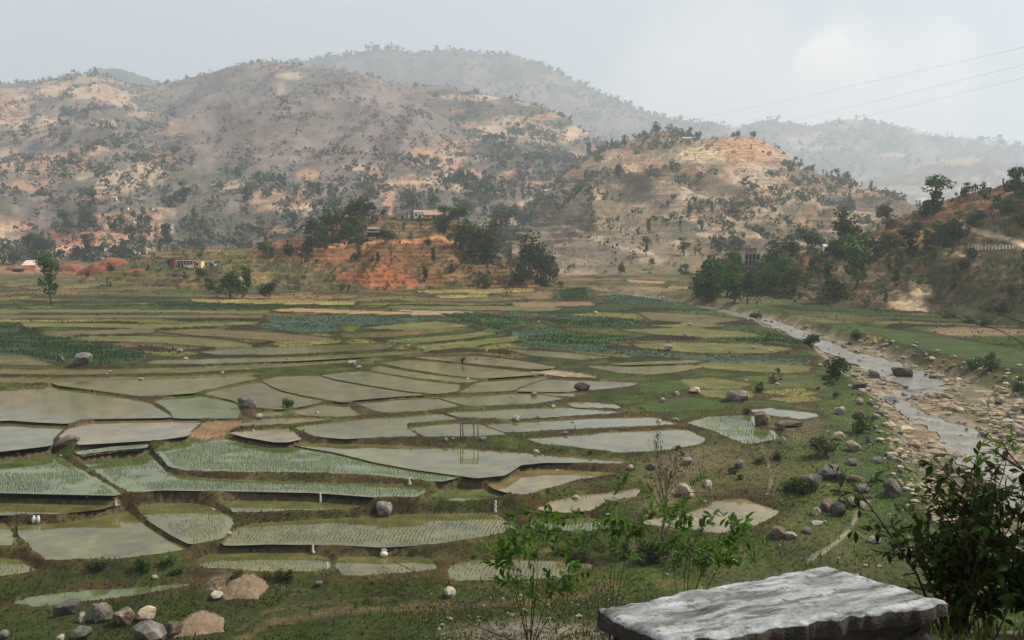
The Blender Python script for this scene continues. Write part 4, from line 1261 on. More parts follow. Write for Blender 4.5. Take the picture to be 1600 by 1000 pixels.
 ('shrub', 'bush', 1520, 575, 20, 1.2, 'leaf_green', 'low green shrub left of the far bank shrub', None),
 ('shrub', 'bush', 1336, 530, 18, 1.0, 'leaf_green', 'green tuft shrub on the far bank beside the stone line', None),
 ('shrub', 'bush', 1180, 500, 16, 1.1, 'leaf_dark', 'spiky dark shrub at the near river bend', None),
 ('shrub', 'bush', 1345, 676, 34, .9, 'leaf_dark', 'dark round shrub on the green bank by the river', None),
 ('shrub', 'bush', 1280, 714, 34, 1.2, 'leaf_olive', 'olive twiggy shrub above the cluster of boulders', None),
 ('shrub', 'bush', 1022, 876, 44, 1.0, 'leaf_dark', 'dark shrub at the foot of the slender tree', None),
 ('shrub', 'bush', 1248, 770, 36, 1.3, 'leaf_dark', 'dark shrub left of the striped boulder', None),
]
for t in T:
    px_tree(*t)
e = px_tree('tree', 'bare', 1036, 868, 196, .72, 'leaf_olive', 'slender sparse tree rising before the flooded fields', None, var=1)

# scrub on the banks between the paddies and the river
for k in range(64):
    z = [(1080, 725, 130, 40), (1220, 690, 90, 50), (1290, 600, 40, 50), (900, 870, 140, 26), (1040, 860, 70, 30), (420, 905, 140, 18), (250, 895, 160, 14), (1210, 600, 50, 20)][k % 8]
    px, py = RNG.normal(z[0], z[2] * .55), RNG.normal(z[1], z[3] * .55)
    p = hit(px, py, ['ground'])
    if py > 915 or any(polysd(np.array([p.x]), np.array([p.y]), W)[0] < .3 for kd, L, W, P in field_polys if abs(W[:, 1].mean() - p.y) < 40):
        continue
    tree('shrub', 'bush', (p.x, p.y, p.z - .08), RNG.uniform(.5, 1.5), RNG.uniform(.8, 1.5), ['leaf_dark', 'leaf_olive', 'leaf_green', 'leaf_olive'][k % 4],
         ['dark', 'olive', 'green', 'olive'][k % 4] + ' low wild shrub on the rough banks between paddies and river', 'wild shrubs on the rough banks')

# ------------------------------------------------------------------ hillside woods: singles first, the rest as mass
def scatter(h, n, dens, rng):
    """random spots of a hillside by a density function of photo position"""
    P, px, py, rel = h['P'], h['px'], h['py'], h['rel']
    ny, nx = rel.shape
    out = []
    tries = n * 12
    i = rng.integers(0, ny - 1, tries); j = rng.integers(0, nx - 1, tries)
    a, b = rng.random(tries), rng.random(tries)

    def bl(A):
        a_, b_ = (a[:, None], b[:, None]) if A.ndim == 3 else (a, b)
        return (A[i, j] * (1 - a_) + A[i + 1, j] * a_) * (1 - b_) + (A[i, j + 1] * (1 - a_) + A[i + 1, j + 1] * a_) * b_
    Q = bl(P); qx, qy, qr = bl(px), bl(py), bl(rel)
    ok = rng.random(tries) < dens(qx, qy, qr)
    ok &= (qx > -60) & (qx < 1660)
    return Q[ok][:n], qx[ok][:n], qy[ok][:n]


def mass(name, pts, hts, mat, rng, per=14, wid=.45, leaf=.22, label=None):
    n = len(pts)
    c = np.repeat(pts, per, 0); h = np.repeat(hts, per)
    d = rng.normal(0, 1, (n * per, 3)); d /= np.linalg.norm(d, axis=1, keepdims=True)
    r = rng.uniform(.3, 1, n * per) ** .5
    w = np.repeat(rng.uniform(.7, 1.4, n) * wid, per)
    off = d * r[:, None] * np.stack([h * w, h * w, h * .45], 1)
    c = c + off; c[:, 2] += h * .5
    v, f = cards(c, h * leaf, d, rng)
    o = obj(name, mesh_np(name, v, [f], True), M[mat])
    tag(o, label, kind='stuff')
    return o


def d_main(x, y, r):
    zone = np.clip(ell(x, y, 780, 200, 190, 110) + ell(x, y, 80, 270, 240, 140) + ell(x, y, 560, 310, 300, 60, .6) + sstep(280, 340, y), 0, 1)
    cl = sstep(.52, .62, fbm(x / 34, y / 14, 201, 3))
    zone = zone * (1 - .97 * ell(x, y, 480, 200, 190, 78, .35)) * (1 - .9 * ell(x, y, 620, 180, 80, 70, .5))
    return np.clip(zone * cl + .01 * zone + .002 + .3 * sstep(.96, .99, r) * (sstep(.45, .6, fbm(x / 22, y * 0, 203))), 0, 1)


def d_scrub(x, y, r):
    return np.clip(.25 + .75 * sstep(.4, .6, fbm(x / 30, y / 20, 205)), 0, 1)


def d_mid(x, y, r):
    cl = sstep(.54, .64, fbm(x / 30, y / 12, 211, 3))
    return np.clip(cl * (1 - ell(x, y, 1165, 234, 60, 22) * .95) * (1 - ell(x, y, 1096, 241, 44, 12)) + ell(x, y, 1040, 218, 40, 16) + ell(x, y, 1230, 310, 90, 14) * .7 + ell(x, y, 1130, 350, 130, 24) * .6 + ell(x, y, 860, 310, 60, 24) * .8 + ell(x, y, 1290, 283, 36, 7) + .02, 0, 1) * (1 - .85 * ell(x, y, 980, 385, 120, 55))


def d_hk(x, y, r):
    return np.clip(sstep(.52, .66, fbm(x / 14, y / 8, 221)) * .7 + ell(x, y, 690, 350, 50, 14) + ell(x, y, 770, 400, 50, 30) * .8 + .04, 0, 1)


def off_road(x, y):
    return sstep(5, 9, pline(x, y - 3, [(1506, 355), (1530, 363), (1560, 369), (1590, 379), (1630, 398)])) * sstep(4, 7, pline(x, y - 2, [(1510, 390), (1585, 388)])) * (1 - ell(x, y, 1425, 472, 34, 34))


def d_rscrub(x, y, r):
    return d_scrub(x, y, r) * off_road(x, y)


def d_rh(x, y, r):
    return off_road(x, y) * np.clip(sstep(.52, .64, fbm(x / 22, y / 14, 231)) * .42 + ell(x, y, 1180, 440, 80, 30) + ell(x, y, 1300, 395, 110, 14) * .7 + .06, 0, 1)


rg = np.random.default_rng(5)
singles = []
for key, n, dens, hm, hs, mats, grp, lab in [
    ('main', 3000, d_main, 7.8, .35, ['leaf_far'], 'trees on the long hill across the valley', 'far tree on the slopes of the long hill'),
    ('mid', 1150, d_mid, 5.6, .35, ['leaf_far', 'leaf_olive'], 'trees on the terraced spur', 'small tree on the brown terraced spur'),
    ('hillock', 300, d_hk, 2.6, .4, ['leaf_green', 'leaf_olive', 'leaf_dark'], 'small trees and bushes on the hillock', 'small bush on the terraces of the red hillock'),
    ('rhill', 620, d_rh, 2.8, .4, ['leaf_green', 'leaf_dark', 'leaf_olive'], 'bushes on the right hillside', 'bush on the brown hillside above the river')]:
    Q, qx, qy = scatter(HILLS[key], n, dens, rg)
    hh = hm * np.exp(rg.normal(0, hs, len(Q)))
    size = hh / Q[:, 1]
    order = np.argsort(-size)
    take = {'main': 30, 'mid': 40, 'hillock': 45, 'rhill': 60}[key]
    vis = [k for k in order if project(Q[k] + np.array([0, 0, 1.0]))[1] > 0][:take]
    for q, k in enumerate(vis):
        kind = ['dense', 'broad', 'lopped', 'slim'][q % 4] if key in ('main', 'mid') else ['bush', 'dense', 'bush', 'slim'][q % 4]
        tree('tree' if kind != 'bush' else 'shrub', kind, tuple(Q[k] - np.array([0, 0, .15])), hh[k], RNG.uniform(.8, 1.4), mats[q % len(mats)], {'leaf_dark': 'dark ', 'leaf_olive': 'olive ', 'leaf_green': 'green ', 'leaf_far': 'dark '}[mats[q % len(mats)]] + {'dense': 'bushy ', 'broad': 'spreading ', 'lopped': 'ragged ', 'slim': 'slim ', 'bush': 'low '}[kind] + lab, grp, cat='tree' if key in ('main', 'mid') else 'shrub')
    rest = np.setdiff1d(np.arange(len(Q)), vis)
    for mi, mt in enumerate(mats):
        sel = rest[mi::len(mats)]
        mass('hillside_trees', Q[sel], hh[sel], mt, rg, per=16, wid=.42)
# the dry scrub that greys the long hill, dry tufts on the near hills
for key, n, dens, hm, mat, per in [('main', 5200, d_scrub, 7.5, 'leaf_scrub', 6), ('mid', 1500, d_scrub, 2.4, 'leaf_scrub', 6), ('rhill', 5200, d_rscrub, .8, 'leaf_olive', 6), ('hillock', 700, d_scrub, .9, 'leaf_olive', 6)]:
    Q, qx, qy = scatter(HILLS[key], n, dens, rg)
    mass('hillside_scrub', Q, hm * np.exp(rg.normal(0, .3, len(Q))), mat, rg, per=per, wid=.55, leaf=.3)

# rows of trees along the skylines
for key, segs, hm, mat, grp, lab in [
    ('main', [(85, 215, 13), (240, 340, 14), (380, 480, 12), (640, 720, 7), (760, 930, 12), (0, 80, 5)], 9.5, 'leaf_far', 'trees along the crest of the long hill', 'small far tree on the crest of the long hill'),
    ('mid', [(930, 1010, 10), (1000, 1095, 16), (1140, 1180, 10), (1210, 1330, 16), (1330, 1400, 8)], 8.5, 'leaf_far', 'trees along the crest of the terraced spur', 'small tree on the crest of the terraced spur'),
    ('rhill', [(1480, 1600, 14)], 2.6, 'leaf_dark', 'bushes along the crest of the right hillside', 'little bush on the crest of the right hillside')]:
    h = HILLS[key]
    for a, b, n in segs:
        for k in range(n):
            u = rg.uniform(a, b)
            j = int(np.argmin(np.abs(h['px'][-1] - u)))
            p = h['P'][-1 - int(rg.integers(0, 3)), j]
            tree('tree', ['slim', 'dense', 'lopped', 'broad'][k % 4], (p[0], p[1], p[2] - .3), hm * math.exp(rg.normal(0, .35)), rg.uniform(.8, 1.5), mat, lab, grp)
# far ridge: tiny treetops along the line
for key, n, hm in [('back', 420, 12), ('farright', 260, 12)]:
    h = HILLS[key]
    j = rg.integers(0, h['px'].shape[1] - 1, n)
    f = rg.random(n)[:, None]
    P = h['P'][-1, j] * (1 - f) + h['P'][-1, j + 1] * f
    mass('far_ridge_trees', P - np.array([0, 0, 2.0]), hm * np.exp(rg.normal(0, .4, n)), 'leaf_far', rg, per=5, wid=.5, leaf=.4)
Q, qx, qy = scatter(HILLS['back'], 2500, d_scrub, rg)
mass('far_ridge_scrub', Q, 22 * np.exp(rg.normal(0, .3, len(Q))), 'leaf_scrub', rg, per=4, wid=.6, leaf=.35)
Q, qx, qy = scatter(HILLS['farright'], 1200, d_scrub, rg)
mass('far_ridge_scrub', Q, 24 * np.exp(rg.normal(0, .3, len(Q))), 'leaf_far', rg, per=4, wid=.6, leaf=.35)
# scrub and trees of the flat land at the far side of the valley
m = []
for k in range(420):
    px, py = rg.uniform(0, 900), rg.uniform(392, 470)
    if rg.random() < .5: px, py = rg.uniform(0, 330), rg.uniform(385, 415)
    m.append(hit(px, py, ['ground', 'hillock']))
m = np.array([tuple(q) for q in m])
mass('field_edge_scrub', m, 1.4 * np.exp(rg.normal(0, .4, len(m))), 'leaf_olive', rg, per=10, wid=.7)

# ------------------------------------------------------------------ grass and crops
def blades(P, h, w, rng, lean=.35, nb=3):
    """tufts of narrow blades, three-cornered"""
    n = len(P)
    c = np.repeat(P, nb, 0)
    a = rng.uniform(0, 6.28, n * nb)
    hh = np.repeat(h, nb) * rng.uniform(.6, 1.2, n * nb)
    ww = np.repeat(w, nb)
    dx, dy = np.cos(a), np.sin(a)
    ln = rng.uniform(0, lean, n * nb) * hh
    b0 = c + np.stack([-dy * ww, dx * ww, 0 * ww], 1); b1 = c + np.stack([dy * ww, -dx * ww, 0 * ww], 1)
    tip = c + np.stack([dx * ln, dy * ln, hh], 1)
    V = np.stack([b0, b1, tip], 1).reshape(-1, 3)
    return V, np.arange(n * nb * 3).reshape(-1, 3)


from_idx = None


def floor_z(x, y):
    """height of the valley sheet by its own nodes"""
    r = np.clip(np.searchsorted(rows, y) - 1, 0, nr - 2)
    fr = np.clip((y - rows[r]) / (rows[r + 1] - rows[r]), 0, 1)
    t = x / (y + 25)
    cidx = np.clip(((t - tcol[0]) / .0021).astype(int), 0, nc - 2)
    fc = np.clip((t - tcol[0]) / .0021 - cidx, 0, 1)
    Z = gz.reshape(nr, nc)
    return (Z[r, cidx] * (1 - fr) + Z[r + 1, cidx] * fr) * (1 - fc) + (Z[r, cidx + 1] * (1 - fr) + Z[r + 1, cidx + 1] * fr) * fc


def near_mask(x, y):
    t = x / (y + 25)
    r = np.clip(np.searchsorted(rows, y), 0, nr - 1)
    cidx = np.clip(np.round((t - tcol[0]) / .0021).astype(int), 0, nc - 1)
    k = r * nc + cidx
    return inside[k], dmin[k], rin[k], gcol[k]


def grass_patch(n, y0, y1, hmean, w, mat, keep, seed):
    r = np.random.default_rng(seed)
    y = y0 * (y1 / y0) ** r.random(n)
    x = r.uniform(-.58, .58, n) * y * 1.02
    ins, dm, ri, gc = near_mask(x, y)
    k = keep(x, y, ins, dm, ri, r)
    x, y = x[k], y[k]
    P = np.stack([x, y, floor_z(x, y) - .02], 1)
    h = hmean * np.exp(r.normal(0, .4, len(x)))
    v, f = blades(P, h, h * w, r)
    tag(obj('grass', mesh_np('grass', v, [f], True), M[mat]), kind='stuff')


grass_patch(110000, 58, 125, .15, .2, 'grass_near', lambda x, y, i, d, ri, r: (i < 0) & (ri < .4) & (r.random(len(x)) < .2 + .8 * sstep(.4, .6, fbm(x / 5, y / 5, 301))), 1)
grass_patch(90000, 85, 210, .12, .3, 'grass_bank', lambda x, y, i, d, ri, r: (i < 0) & (ri < .4) & ((d < 1.6) | (r.random(len(x)) < .35)), 2)
grass_patch(26000, 190, 460, .2, .5, 'grass_bank', lambda x, y, i, d, ri, r: (i < 0) & (ri < .5), 3)
grass_patch(8000, 70, 260, .16, .3, 'dry_stalk', lambda x, y, i, d, ri, r: (i < 0) & (r.random(len(x)) < .5 * sstep(.5, .65, fbm(x / 9, y / 9, 303))), 4)

r = np.random.default_rng(11)
seedP, seedH = [], []
cabP, cornP, dryP = [], [], []
for k, (kind, L, W, P) in enumerate(field_polys):
    lo, hi = W.min(0), W.max(0)
    if kind in ('rg', 'rw'):
        ax = np.arange(lo[0], hi[0], .36 if kind == 'rw' else .34); ay = np.arange(lo[1], hi[1], .26)
        X, Y = np.meshgrid(ax, ay); X = X.ravel() + .12 * np.sin(Y.ravel() * .7) + .1 * Y.ravel() % .3; Y = Y.ravel()
        X = X + r.normal(0, .03, len(X)); Y = Y + r.normal(0, .05, len(Y))
        s = polysd(X, Y, W)
        q = (s < -.3) & (r.random(len(X)) < (.92 if kind == 'rw' else .97) * sstep(.25, .45, fbm(X / 4, Y / 3, 330 + k)))
        seedP.append(np.stack([X[q], Y[q], np.full(q.sum(), L - .03)], 1)); seedH.append(np.full(q.sum(), .2 if kind == 'rw' else .22))
    elif kind in ('cab', 'corn', 'dgreen', 'yellow', 'yolive'):
        sp = {'cab': .85, 'corn': .6, 'dgreen': .62, 'yellow': .9, 'yolive': .7}[kind]
        X, Y = np.meshgrid(np.arange(lo[0], hi[0], sp), np.arange(lo[1], hi[1], sp * 1.2)); X = X.ravel() + r.normal(0, .2, X.size); Y = Y.ravel() + r.normal(0, .2, Y.size)
        q = (polysd(X, Y, W) < -.2) & (r.random(len(X)) < .9 * sstep(.3, .5, fbm(X / 6, Y / 4, 340 + k)))
        A = np.stack([X[q], Y[q], np.full(q.sum(), L)], 1)
        {'cab': cabP, 'corn': cornP, 'dgreen': cornP, 'yellow': dryP, 'yolive': dryP}[kind].append(A)
v, f = blades(np.concatenate(seedP), np.concatenate(seedH), np.concatenate(seedH) * .2, r, .3, 2)
tag(obj('rice_seedlings', mesh_np('rice_seedlings', v, [f], True), M['rice']), kind='stuff')
A = np.concatenate(cabP)
mass('cabbages', A - np.array([0, 0, .1]), .45 * np.exp(r.normal(0, .2, len(A))), 'cabbage', r, per=4, wid=.55, leaf=.5)
A = np.concatenate(cornP)
v, f = blades(A, .42 * np.exp(r.normal(0, .25, len(A))), np.full(len(A), .12), r, .6, 3)
tag(obj('green_crop', mesh_np('green_crop', v, [f], True), M['corn']), kind='stuff')
A = np.concatenate(dryP)
v, f = blades(A, .35 * np.exp(r.normal(0, .2, len(A))), np.full(len(A), .14), r, .6, 3)
tag(obj('ripe_crop', mesh_np('ripe_crop', v, [f], True), M['dry_stalk']), kind='stuff')

# ------------------------------------------------------------------ stones
def rock_mesh(seed, sub=2, name='boulder'):
    rng = np.random.default_rng(seed)
    bm = bmesh.new()
    bmesh.ops.create_icosphere(bm, subdivisions=sub, radius=.5)
    V = np.array([v.co[:] for v in bm.verts])
    n = V / np.linalg.norm(V, axis=1, keepdims=True)
    r = np.ones(len(V))
    for k in range(16):                        # planes that break the faces off
        d = rng.normal(0, 1, 3); d /= np.linalg.norm(d)
        c = rng.uniform(.52, .9)
        pr = n @ d
        r = np.where(pr * r > c, c / np.maximum(pr, .05), r)
    r = r * (1 + (fbm(n[:, 0] * 2 + 9, n[:, 1] * 2 + n[:, 2] * 3, seed) - .5) * .25)
    P = n * r[:, None] * .5
    P = P / (P.max(0) - P.min(0))              # unit box
    P[:, 2] -= P[:, 2].min()
    for v, p in zip(bm.verts, P): v.co = p
    me = bpy.data.meshes.new(name)
    bm.to_mesh(me); bm.free()
    return me


ROCKS = [rock_mesh(400 + k, 3 if k < 6 else 2) for k in range(10)]


def rock(px, py, w, hr, mat, label, group=None, name='boulder', cat='boulder', depth=1.0):
    p = hit(px, py, ['ground', 'rhill'])
    s = w * p.y / FPX
    o = obj(name, with_mat(ROCKS[int(RNG.integers(len(ROCKS)))], mat))
    h = hr * s * 1.2
    o.location = (p.x, p.y + s * .3 * depth, p.z - h * .18)
    o.scale = (s, s * RNG.uniform(.7, 1.0) * depth, h)
    o.rotation_euler = (RNG.uniform(-.12, .12), RNG.uniform(-.15, .15), RNG.uniform(0, 6.28) if hr > .45 else RNG.uniform(-.3, .3))
    tag(o, label, cat, group)
    return o


for a in [
 (103, 962, 44, .5, 'rock_dark', 'dark flat topped boulder at the left of the foreground boulder row'),
 (128, 973, 18, .9, 'rock_pale', 'small whitish boulder before the grey upright one in the foreground row'),
 (153, 974, 33, .95, 'rock_gray', 'upright grey boulder in the foreground row'),
 (189, 979, 35, .75, 'rock_brown', 'blackish mottled boulder in the middle of the foreground row'),
 (226, 972, 35, .65, 'rock_tan', 'rounded tan boulder near the right end of the foreground row'),
 (233, 1008, 60, .6, 'rock_gray', 'largest grey boulder cut by the bottom edge of the picture'),
 (271, 996, 33, .7, 'rock_brown', 'squarish brown boulder beside the straw heap'),
 (124, 1001, 32, .6, 'rock_dark', 'dark boulder at the bottom edge left of the largest grey one'),
 (92, 1004, 15, .8, 'rock_pale', 'small pale boulder at the bottom edge'),
 (4, 1000, 18, .8, 'rock_gray', 'grey boulder in the bottom left corner'),
 (335, 938, 24, .5, 'rock_pale', 'bone white angular stone right above the lower straw heap'),
 (240, 905, 14, .4, 'rock_pale', 'flat white stone on the grass below the large left paddy'),
 (704, 934, 22, .75, 'rock_pale', 'bright white stone on the foreground grass bank'),
 (497, 917, 14, .7, 'rock_gray', 'small grey stone on the bank below the bottom paddies'),
 (600, 807, 36, .62, 'rock_gray', 'grey pointed boulder on the bank between two planted paddies'),
 (383, 637, 31, .58, 'rock_gray', 'grey boulder with a bright cap standing in the upper paddy'),
 (100, 698, 38, .42, 'rock_brown', 'brown low boulder at the corner of the left paddies'),
 (127, 570, 25, .75, 'rock_gray', 'pale grey boulder on the edge of the dark green field'),
 (97, 565, 9, 1.0, 'rock_gray', 'small stone left of the pale boulder at the dark green field'),
 (910, 611, 27, .5, 'rock_brown', 'dark brown boulder at the edge of the middle paddies'),
 (835, 620, 15, .5, 'rock_gray', 'small grey boulder in the water left of the brown boulder'),
 (1145, 627, 22, .75, 'rock_gray', 'grey boulder left of a pair on the small terraces'),
 (1162, 626, 20, .8, 'rock_pale', 'pale boulder right of a pair on the small terraces'),
 (1088, 614, 18, .55, 'rock_tan', 'tan stone on the green bank above the small terraces'),
 (1057, 618, 9, .8, 'rock_pale', 'little white stone left of the tan stone'),
 (1036, 629, 11, .7, 'rock_pale', 'white stone at the top of the dark green patch'),
 (1192, 664, 34, .62, 'rock_brown', 'brown boulder reflected in the green paddy'),
 (1235, 669, 42, .26, 'rock_brown', 'long dark flat rock right of the reflected boulder'),
 (1224, 693, 10, 1.1, 'rock_pale', 'small white upright stone at the corner of the green paddy'),
 (1072, 776, 30, .65, 'rock_tan', 'orange brown broken boulder on the rough bank'),
 (1108, 764, 15, .9, 'rock_pale', 'grey white stone right of the orange boulder'),
 (1075, 727, 15, .8, 'rock_pale', 'pale stone on the rough bank below the bright paddy'),
 (1018, 735, 16, .7, 'rock_gray', 'grey stone on the rough bank left of the pale stone'),
 (986, 735, 11, .8, 'rock_tan', 'tan stone at the end of the long brown paddy'),
 (1155, 732, 19, .7, 'rock_gray', 'grey boulder on the slope above the small pool'),
 (1270, 768, 38, .7, 'rock_gray', 'large striped grey boulder on the green bank'),
 (1300, 748, 46, .45, 'rock_gray', 'broad flat grey boulder above the striped one'),
 (1316, 752, 18, .9, 'rock_dark', 'black boulder at the end of the broad flat one'),
 (1340, 753, 26, .35, 'rock_brown', 'low brown rock right of the black boulder'),
 (1365, 755, 10, 1.4, 'rock_dark', 'small black upright stone alone on the green bank'),
 (1352, 768, 24, .4, 'rock_gray', 'half buried grey rock on the green bank'),
 (1313, 774, 17, .7, 'rock_brown', 'brown stone above the dark boulder cluster'),
 (1313, 787, 7, 1.4, 'rock_dark', 'little dark stone standing above the boulder cluster'),
 (1276, 806, 15, .9, 'rock_tan', 'tan boulder at the left end of the boulder cluster'),
 (1294, 800, 27, .75, 'rock_brown', 'brown boulder in the middle of the boulder cluster'),
 (1309, 808, 24, .95, 'rock_dark', 'blackish boulder with a pale cap in the boulder cluster'),
 (1324, 795, 20, .8, 'rock_dark', 'dark boulder at the back of the boulder cluster'),
 (1332, 789, 13, 1.0, 'rock_tan', 'orange tan stone at the right end of the boulder cluster'),
 (1336, 705, 25, .65, 'rock_tan', 'tan boulder with a bright crest on the green bank'),
 (1310, 688, 19, .75, 'rock_tan', 'tan boulder in the rough above the crested boulder'),
 (1357, 694, 13, 1.0, 'rock_dark', 'bluish black stone on the green bank near the river'),
 (1334, 728, 19, .55, 'rock_gray', 'flat grey stone below the crested boulder'),
 (1374, 724, 20, .45, 'rock_gray', 'flat pale rock near the edge of the green bank'),
 (1343, 632, 13, .8, 'rock_pale', 'round pale boulder on the bank above the river'),
 (1346, 654, 18, .75, 'rock_brown', 'brown boulder below the round pale one'),
 (1315, 648, 17, .75, 'rock_pale', 'smooth pale boulder left of the round pale one'),
 (1216, 843, 27, .7, 'rock_brown', 'round brown boulder on the lower grass slope'),
 (1238, 842, 22, .5, 'rock_pale', 'pale boulder touching the round brown one'),
 (1262, 834, 16, .6, 'rock_gray', 'grey stone right of the round brown boulder'),
 (1278, 822, 20, .35, 'rock_pale', 'flat cream slab on the lower grass slope'),
 (1148, 882, 13, .6, 'rock_pale', 'small white stone above the parapet'),
 (1156, 866, 15, .45, 'rock_gray', 'flat grey stone above the parapet'),
 (1095, 867, 14, .7, 'rock_pale', 'white stone among the green sapling leaves'),
 (1412, 592, 33, .58, 'rock_brown', 'large brown boulder standing in the river'),
 (1347, 610, 23, .55, 'rock_dark', 'dark slab on the left river bank'),
 (1368, 590, 20, .6, 'rock_gray', 'grey boulder left of the large river boulder'),
 (1421, 679, 31, .36, 'rock_tan', 'flat tan slab at the water edge'),
 (1391, 671, 24, .5, 'rock_tan', 'tan boulder left of the flat slab'),
 (1537, 705, 27, .3, 'rock_tan', 'flat tan rock in the river near the overhanging twig'),
 (1398, 776, 30, .95, 'rock_gray', 'tall streaked grey boulder at the left of the dark bush'),
 (1425, 868, 24, .5, 'rock_tan', 'tan slab between the parapet and the dark bush'),
 (1370, 850, 26, .4, 'rock_gray', 'low grey rock above the end of the parapet')]:
    rock(*a)

rr = np.random.default_rng(31)
spots = []
for k in range(70):                       # left edge of the riverbed
    t = rr.random(); q = np.array([(1290, 560), (1340, 605), (1362, 640), (1385, 690), (1405, 735), (1430, 790)])
    f = t * 5; i = min(int(f), 4); p = q[i] + (q[i + 1] - q[i]) * (f - i)
    spots.append((p[0] + rr.normal(6, 11), p[1] + rr.normal(0, 8), rr.uniform(5, 15), 'along the left river edge'))
for k in range(80):                       # the heap of stones on the right
    spots.append((rr.normal(1572, 34), rr.normal(650, 30), rr.uniform(6, 19), 'in the stone heap at the right edge of the river'))
for k in range(50):                       # stone line under the far bank
    t = rr.random()
    spots.append((1340 + 260 * t + rr.normal(0, 6), 528 + 72 * t + rr.normal(0, 6), rr.uniform(4, 11), 'in the stone line under the far bank'))
for k in range(30):
    spots.append((rr.uniform(1350, 1500), rr.uniform(590, 650), rr.uniform(4, 11), 'on the gravel bar between the channels'))
nb_ = 0
for (px, py, w, where) in spots:
    if px > 1640: continue
    p = hit(px, py, ['ground', 'rhill'])
    if any(polysd(np.array([p.x]), np.array([p.y]), q)[0] < -.6 for q in riv_poly):
        continue
    rock(px, py, w, rr.uniform(.4, .75), ['rock_tan', 'rock_pale', 'rock_tan', 'rock_gray', 'rock_tan'][nb_ % 5], ('small ' if w < 10 else 'larger ') + ['tan', 'pale', 'tan', 'grey', 'tan'][nb_ % 5] + ' river boulder ' + where, 'boulders strewn along the river')
    nb_ += 1
# pale stones at the outlets of the paddies
for (px, py, w) in [(182, 790, 8), (135, 776, 6), (333, 797, 8), (357, 834, 9), (640, 757, 8), (806, 655, 13), (697, 687, 8), (708, 685, 6), (755, 687, 10), (838, 708, 12), (865, 636, 9),
                    (731, 592, 6), (220, 592, 8), (348, 582, 6), (172, 580, 5), (548, 570, 14), (560, 574, 9), (637, 540, 7), (638, 532, 6), (660, 546, 9), (290, 560, 7), (280, 550, 12), (895, 660, 6), (884, 676, 7), (1078, 507, 8),
                    (930, 489, 9), (842, 503, 6), (1045, 545, 14), (925, 561, 9), (1070, 524, 9), (1178, 543, 8), (1205, 548, 6), (800, 620, 6), (1030, 660, 12), (900, 780, 14), (950, 805, 8), (450, 560, 6), (870, 735, 6), (1215, 600, 7), (1166, 594, 6),
                    (495, 645, 7), (405, 652, 12), (395, 673, 7), (165, 583, 5), (760, 548, 6), (745, 560, 8), (94, 712, 6), (28, 709, 6)]:
    rock(px, py + 2, w, .6, 'rock_pale', 'small pale stone at an outlet on a paddy bank', 'pale stones on the paddy banks', name='stone', cat='stone')

# pebbles of the riverbed: uncountable
ico = bmesh.new(); bmesh.ops.create_icosphere(ico, subdivisions=1, radius=.5)
iv = np.array([v.co[:] for v in ico.verts]); iff = np.array([[v.index for v in f.verts] for f in ico.faces]); ico.free()


def in_river(x, y):
    k = np.zeros(x.shape, bool)
    for q in riv_poly:
        k |= polysd(x, y, q) < 0
    return k


def stones(n, y0, y1, keep, mean, mat, seed, name='river_stones', lift=0.0):
    r = np.random.default_rng(seed)
    y = y0 * (y1 / y0) ** r.random(n); x = r.uniform(-.55, .62, n) * (y + 25)
    ins, dm, ri, gc = near_mask(x, y)
    k = keep(x, y, ins, ri, r)
    x, y = x[k], y[k]
    s = mean * np.exp(r.normal(0, .55, len(x)))
    Vv = iv[None] * (1 + r.normal(0, .16, (len(x), 12 if len(iv) == 12 else len(iv), 1)))
    sc = np.stack([s * r.uniform(.8, 1.4, len(x)), s, s * r.uniform(.45, .8, len(x))], 1)
    a = r.uniform(0, 6.28, len(x)); ca, sa = np.cos(a)[:, None], np.sin(a)[:, None]
    Vv = Vv * sc[:, None]
    Vv = np.stack([Vv[..., 0] * ca - Vv[..., 1] * sa, Vv[..., 0] * sa + Vv[..., 1] * ca, Vv[..., 2]], 2)
    Vv = Vv + np.stack([x, y, floor_z(x, y) + s * .1 + lift], 1)[:, None]
    F = (iff[None] + (np.arange(len(x)) * len(iv))[:, None, None]).reshape(-1, 3)
    tag(obj(name, mesh_np(name, Vv.reshape(-1, 3), [F], False), M[mat]), kind='stuff')


stones(42000, 75, 420, lambda x, y, i, ri, r: (ri > .35) & (r.random(len(x)) < sstep(.38, .6, fbm(x / 6, y / 6, 351))), .46, 'rock_tan', 41)
stones(16000, 75, 420, lambda x, y, i, ri, r: (ri > .5) & (r.random(len(x)) < sstep(.4, .6, fbm(x / 5, y / 5, 353))), .38, 'rock_gray', 42)
stones(9000, 62, 170, lambda x, y, i, ri, r: (i < 0) & (ri < .3) & (x > .12 * y) & (r.random(len(x)) < .22 * sstep(.45, .6, fbm(x / 5, y / 5, 355))), .22, 'rock_pale', 43, 'scattered_stones')
stones(5000, 62, 76, lambda x, y, i, ri, r: (i < 0) & (np.abs(x - 1.5) < 8) & (r.random(len(x)) < .6), .13, 'rock_gray', 44, 'bank_rubble')

stones(2600, 75, 330, lambda x, y, i, ri, r: in_river(x, y) & (r.random(len(x)) < sstep(.5, .62, fbm(x / 5, y / 5, 357))), .5, 'rock_gray', 45, 'river_stones', .55)

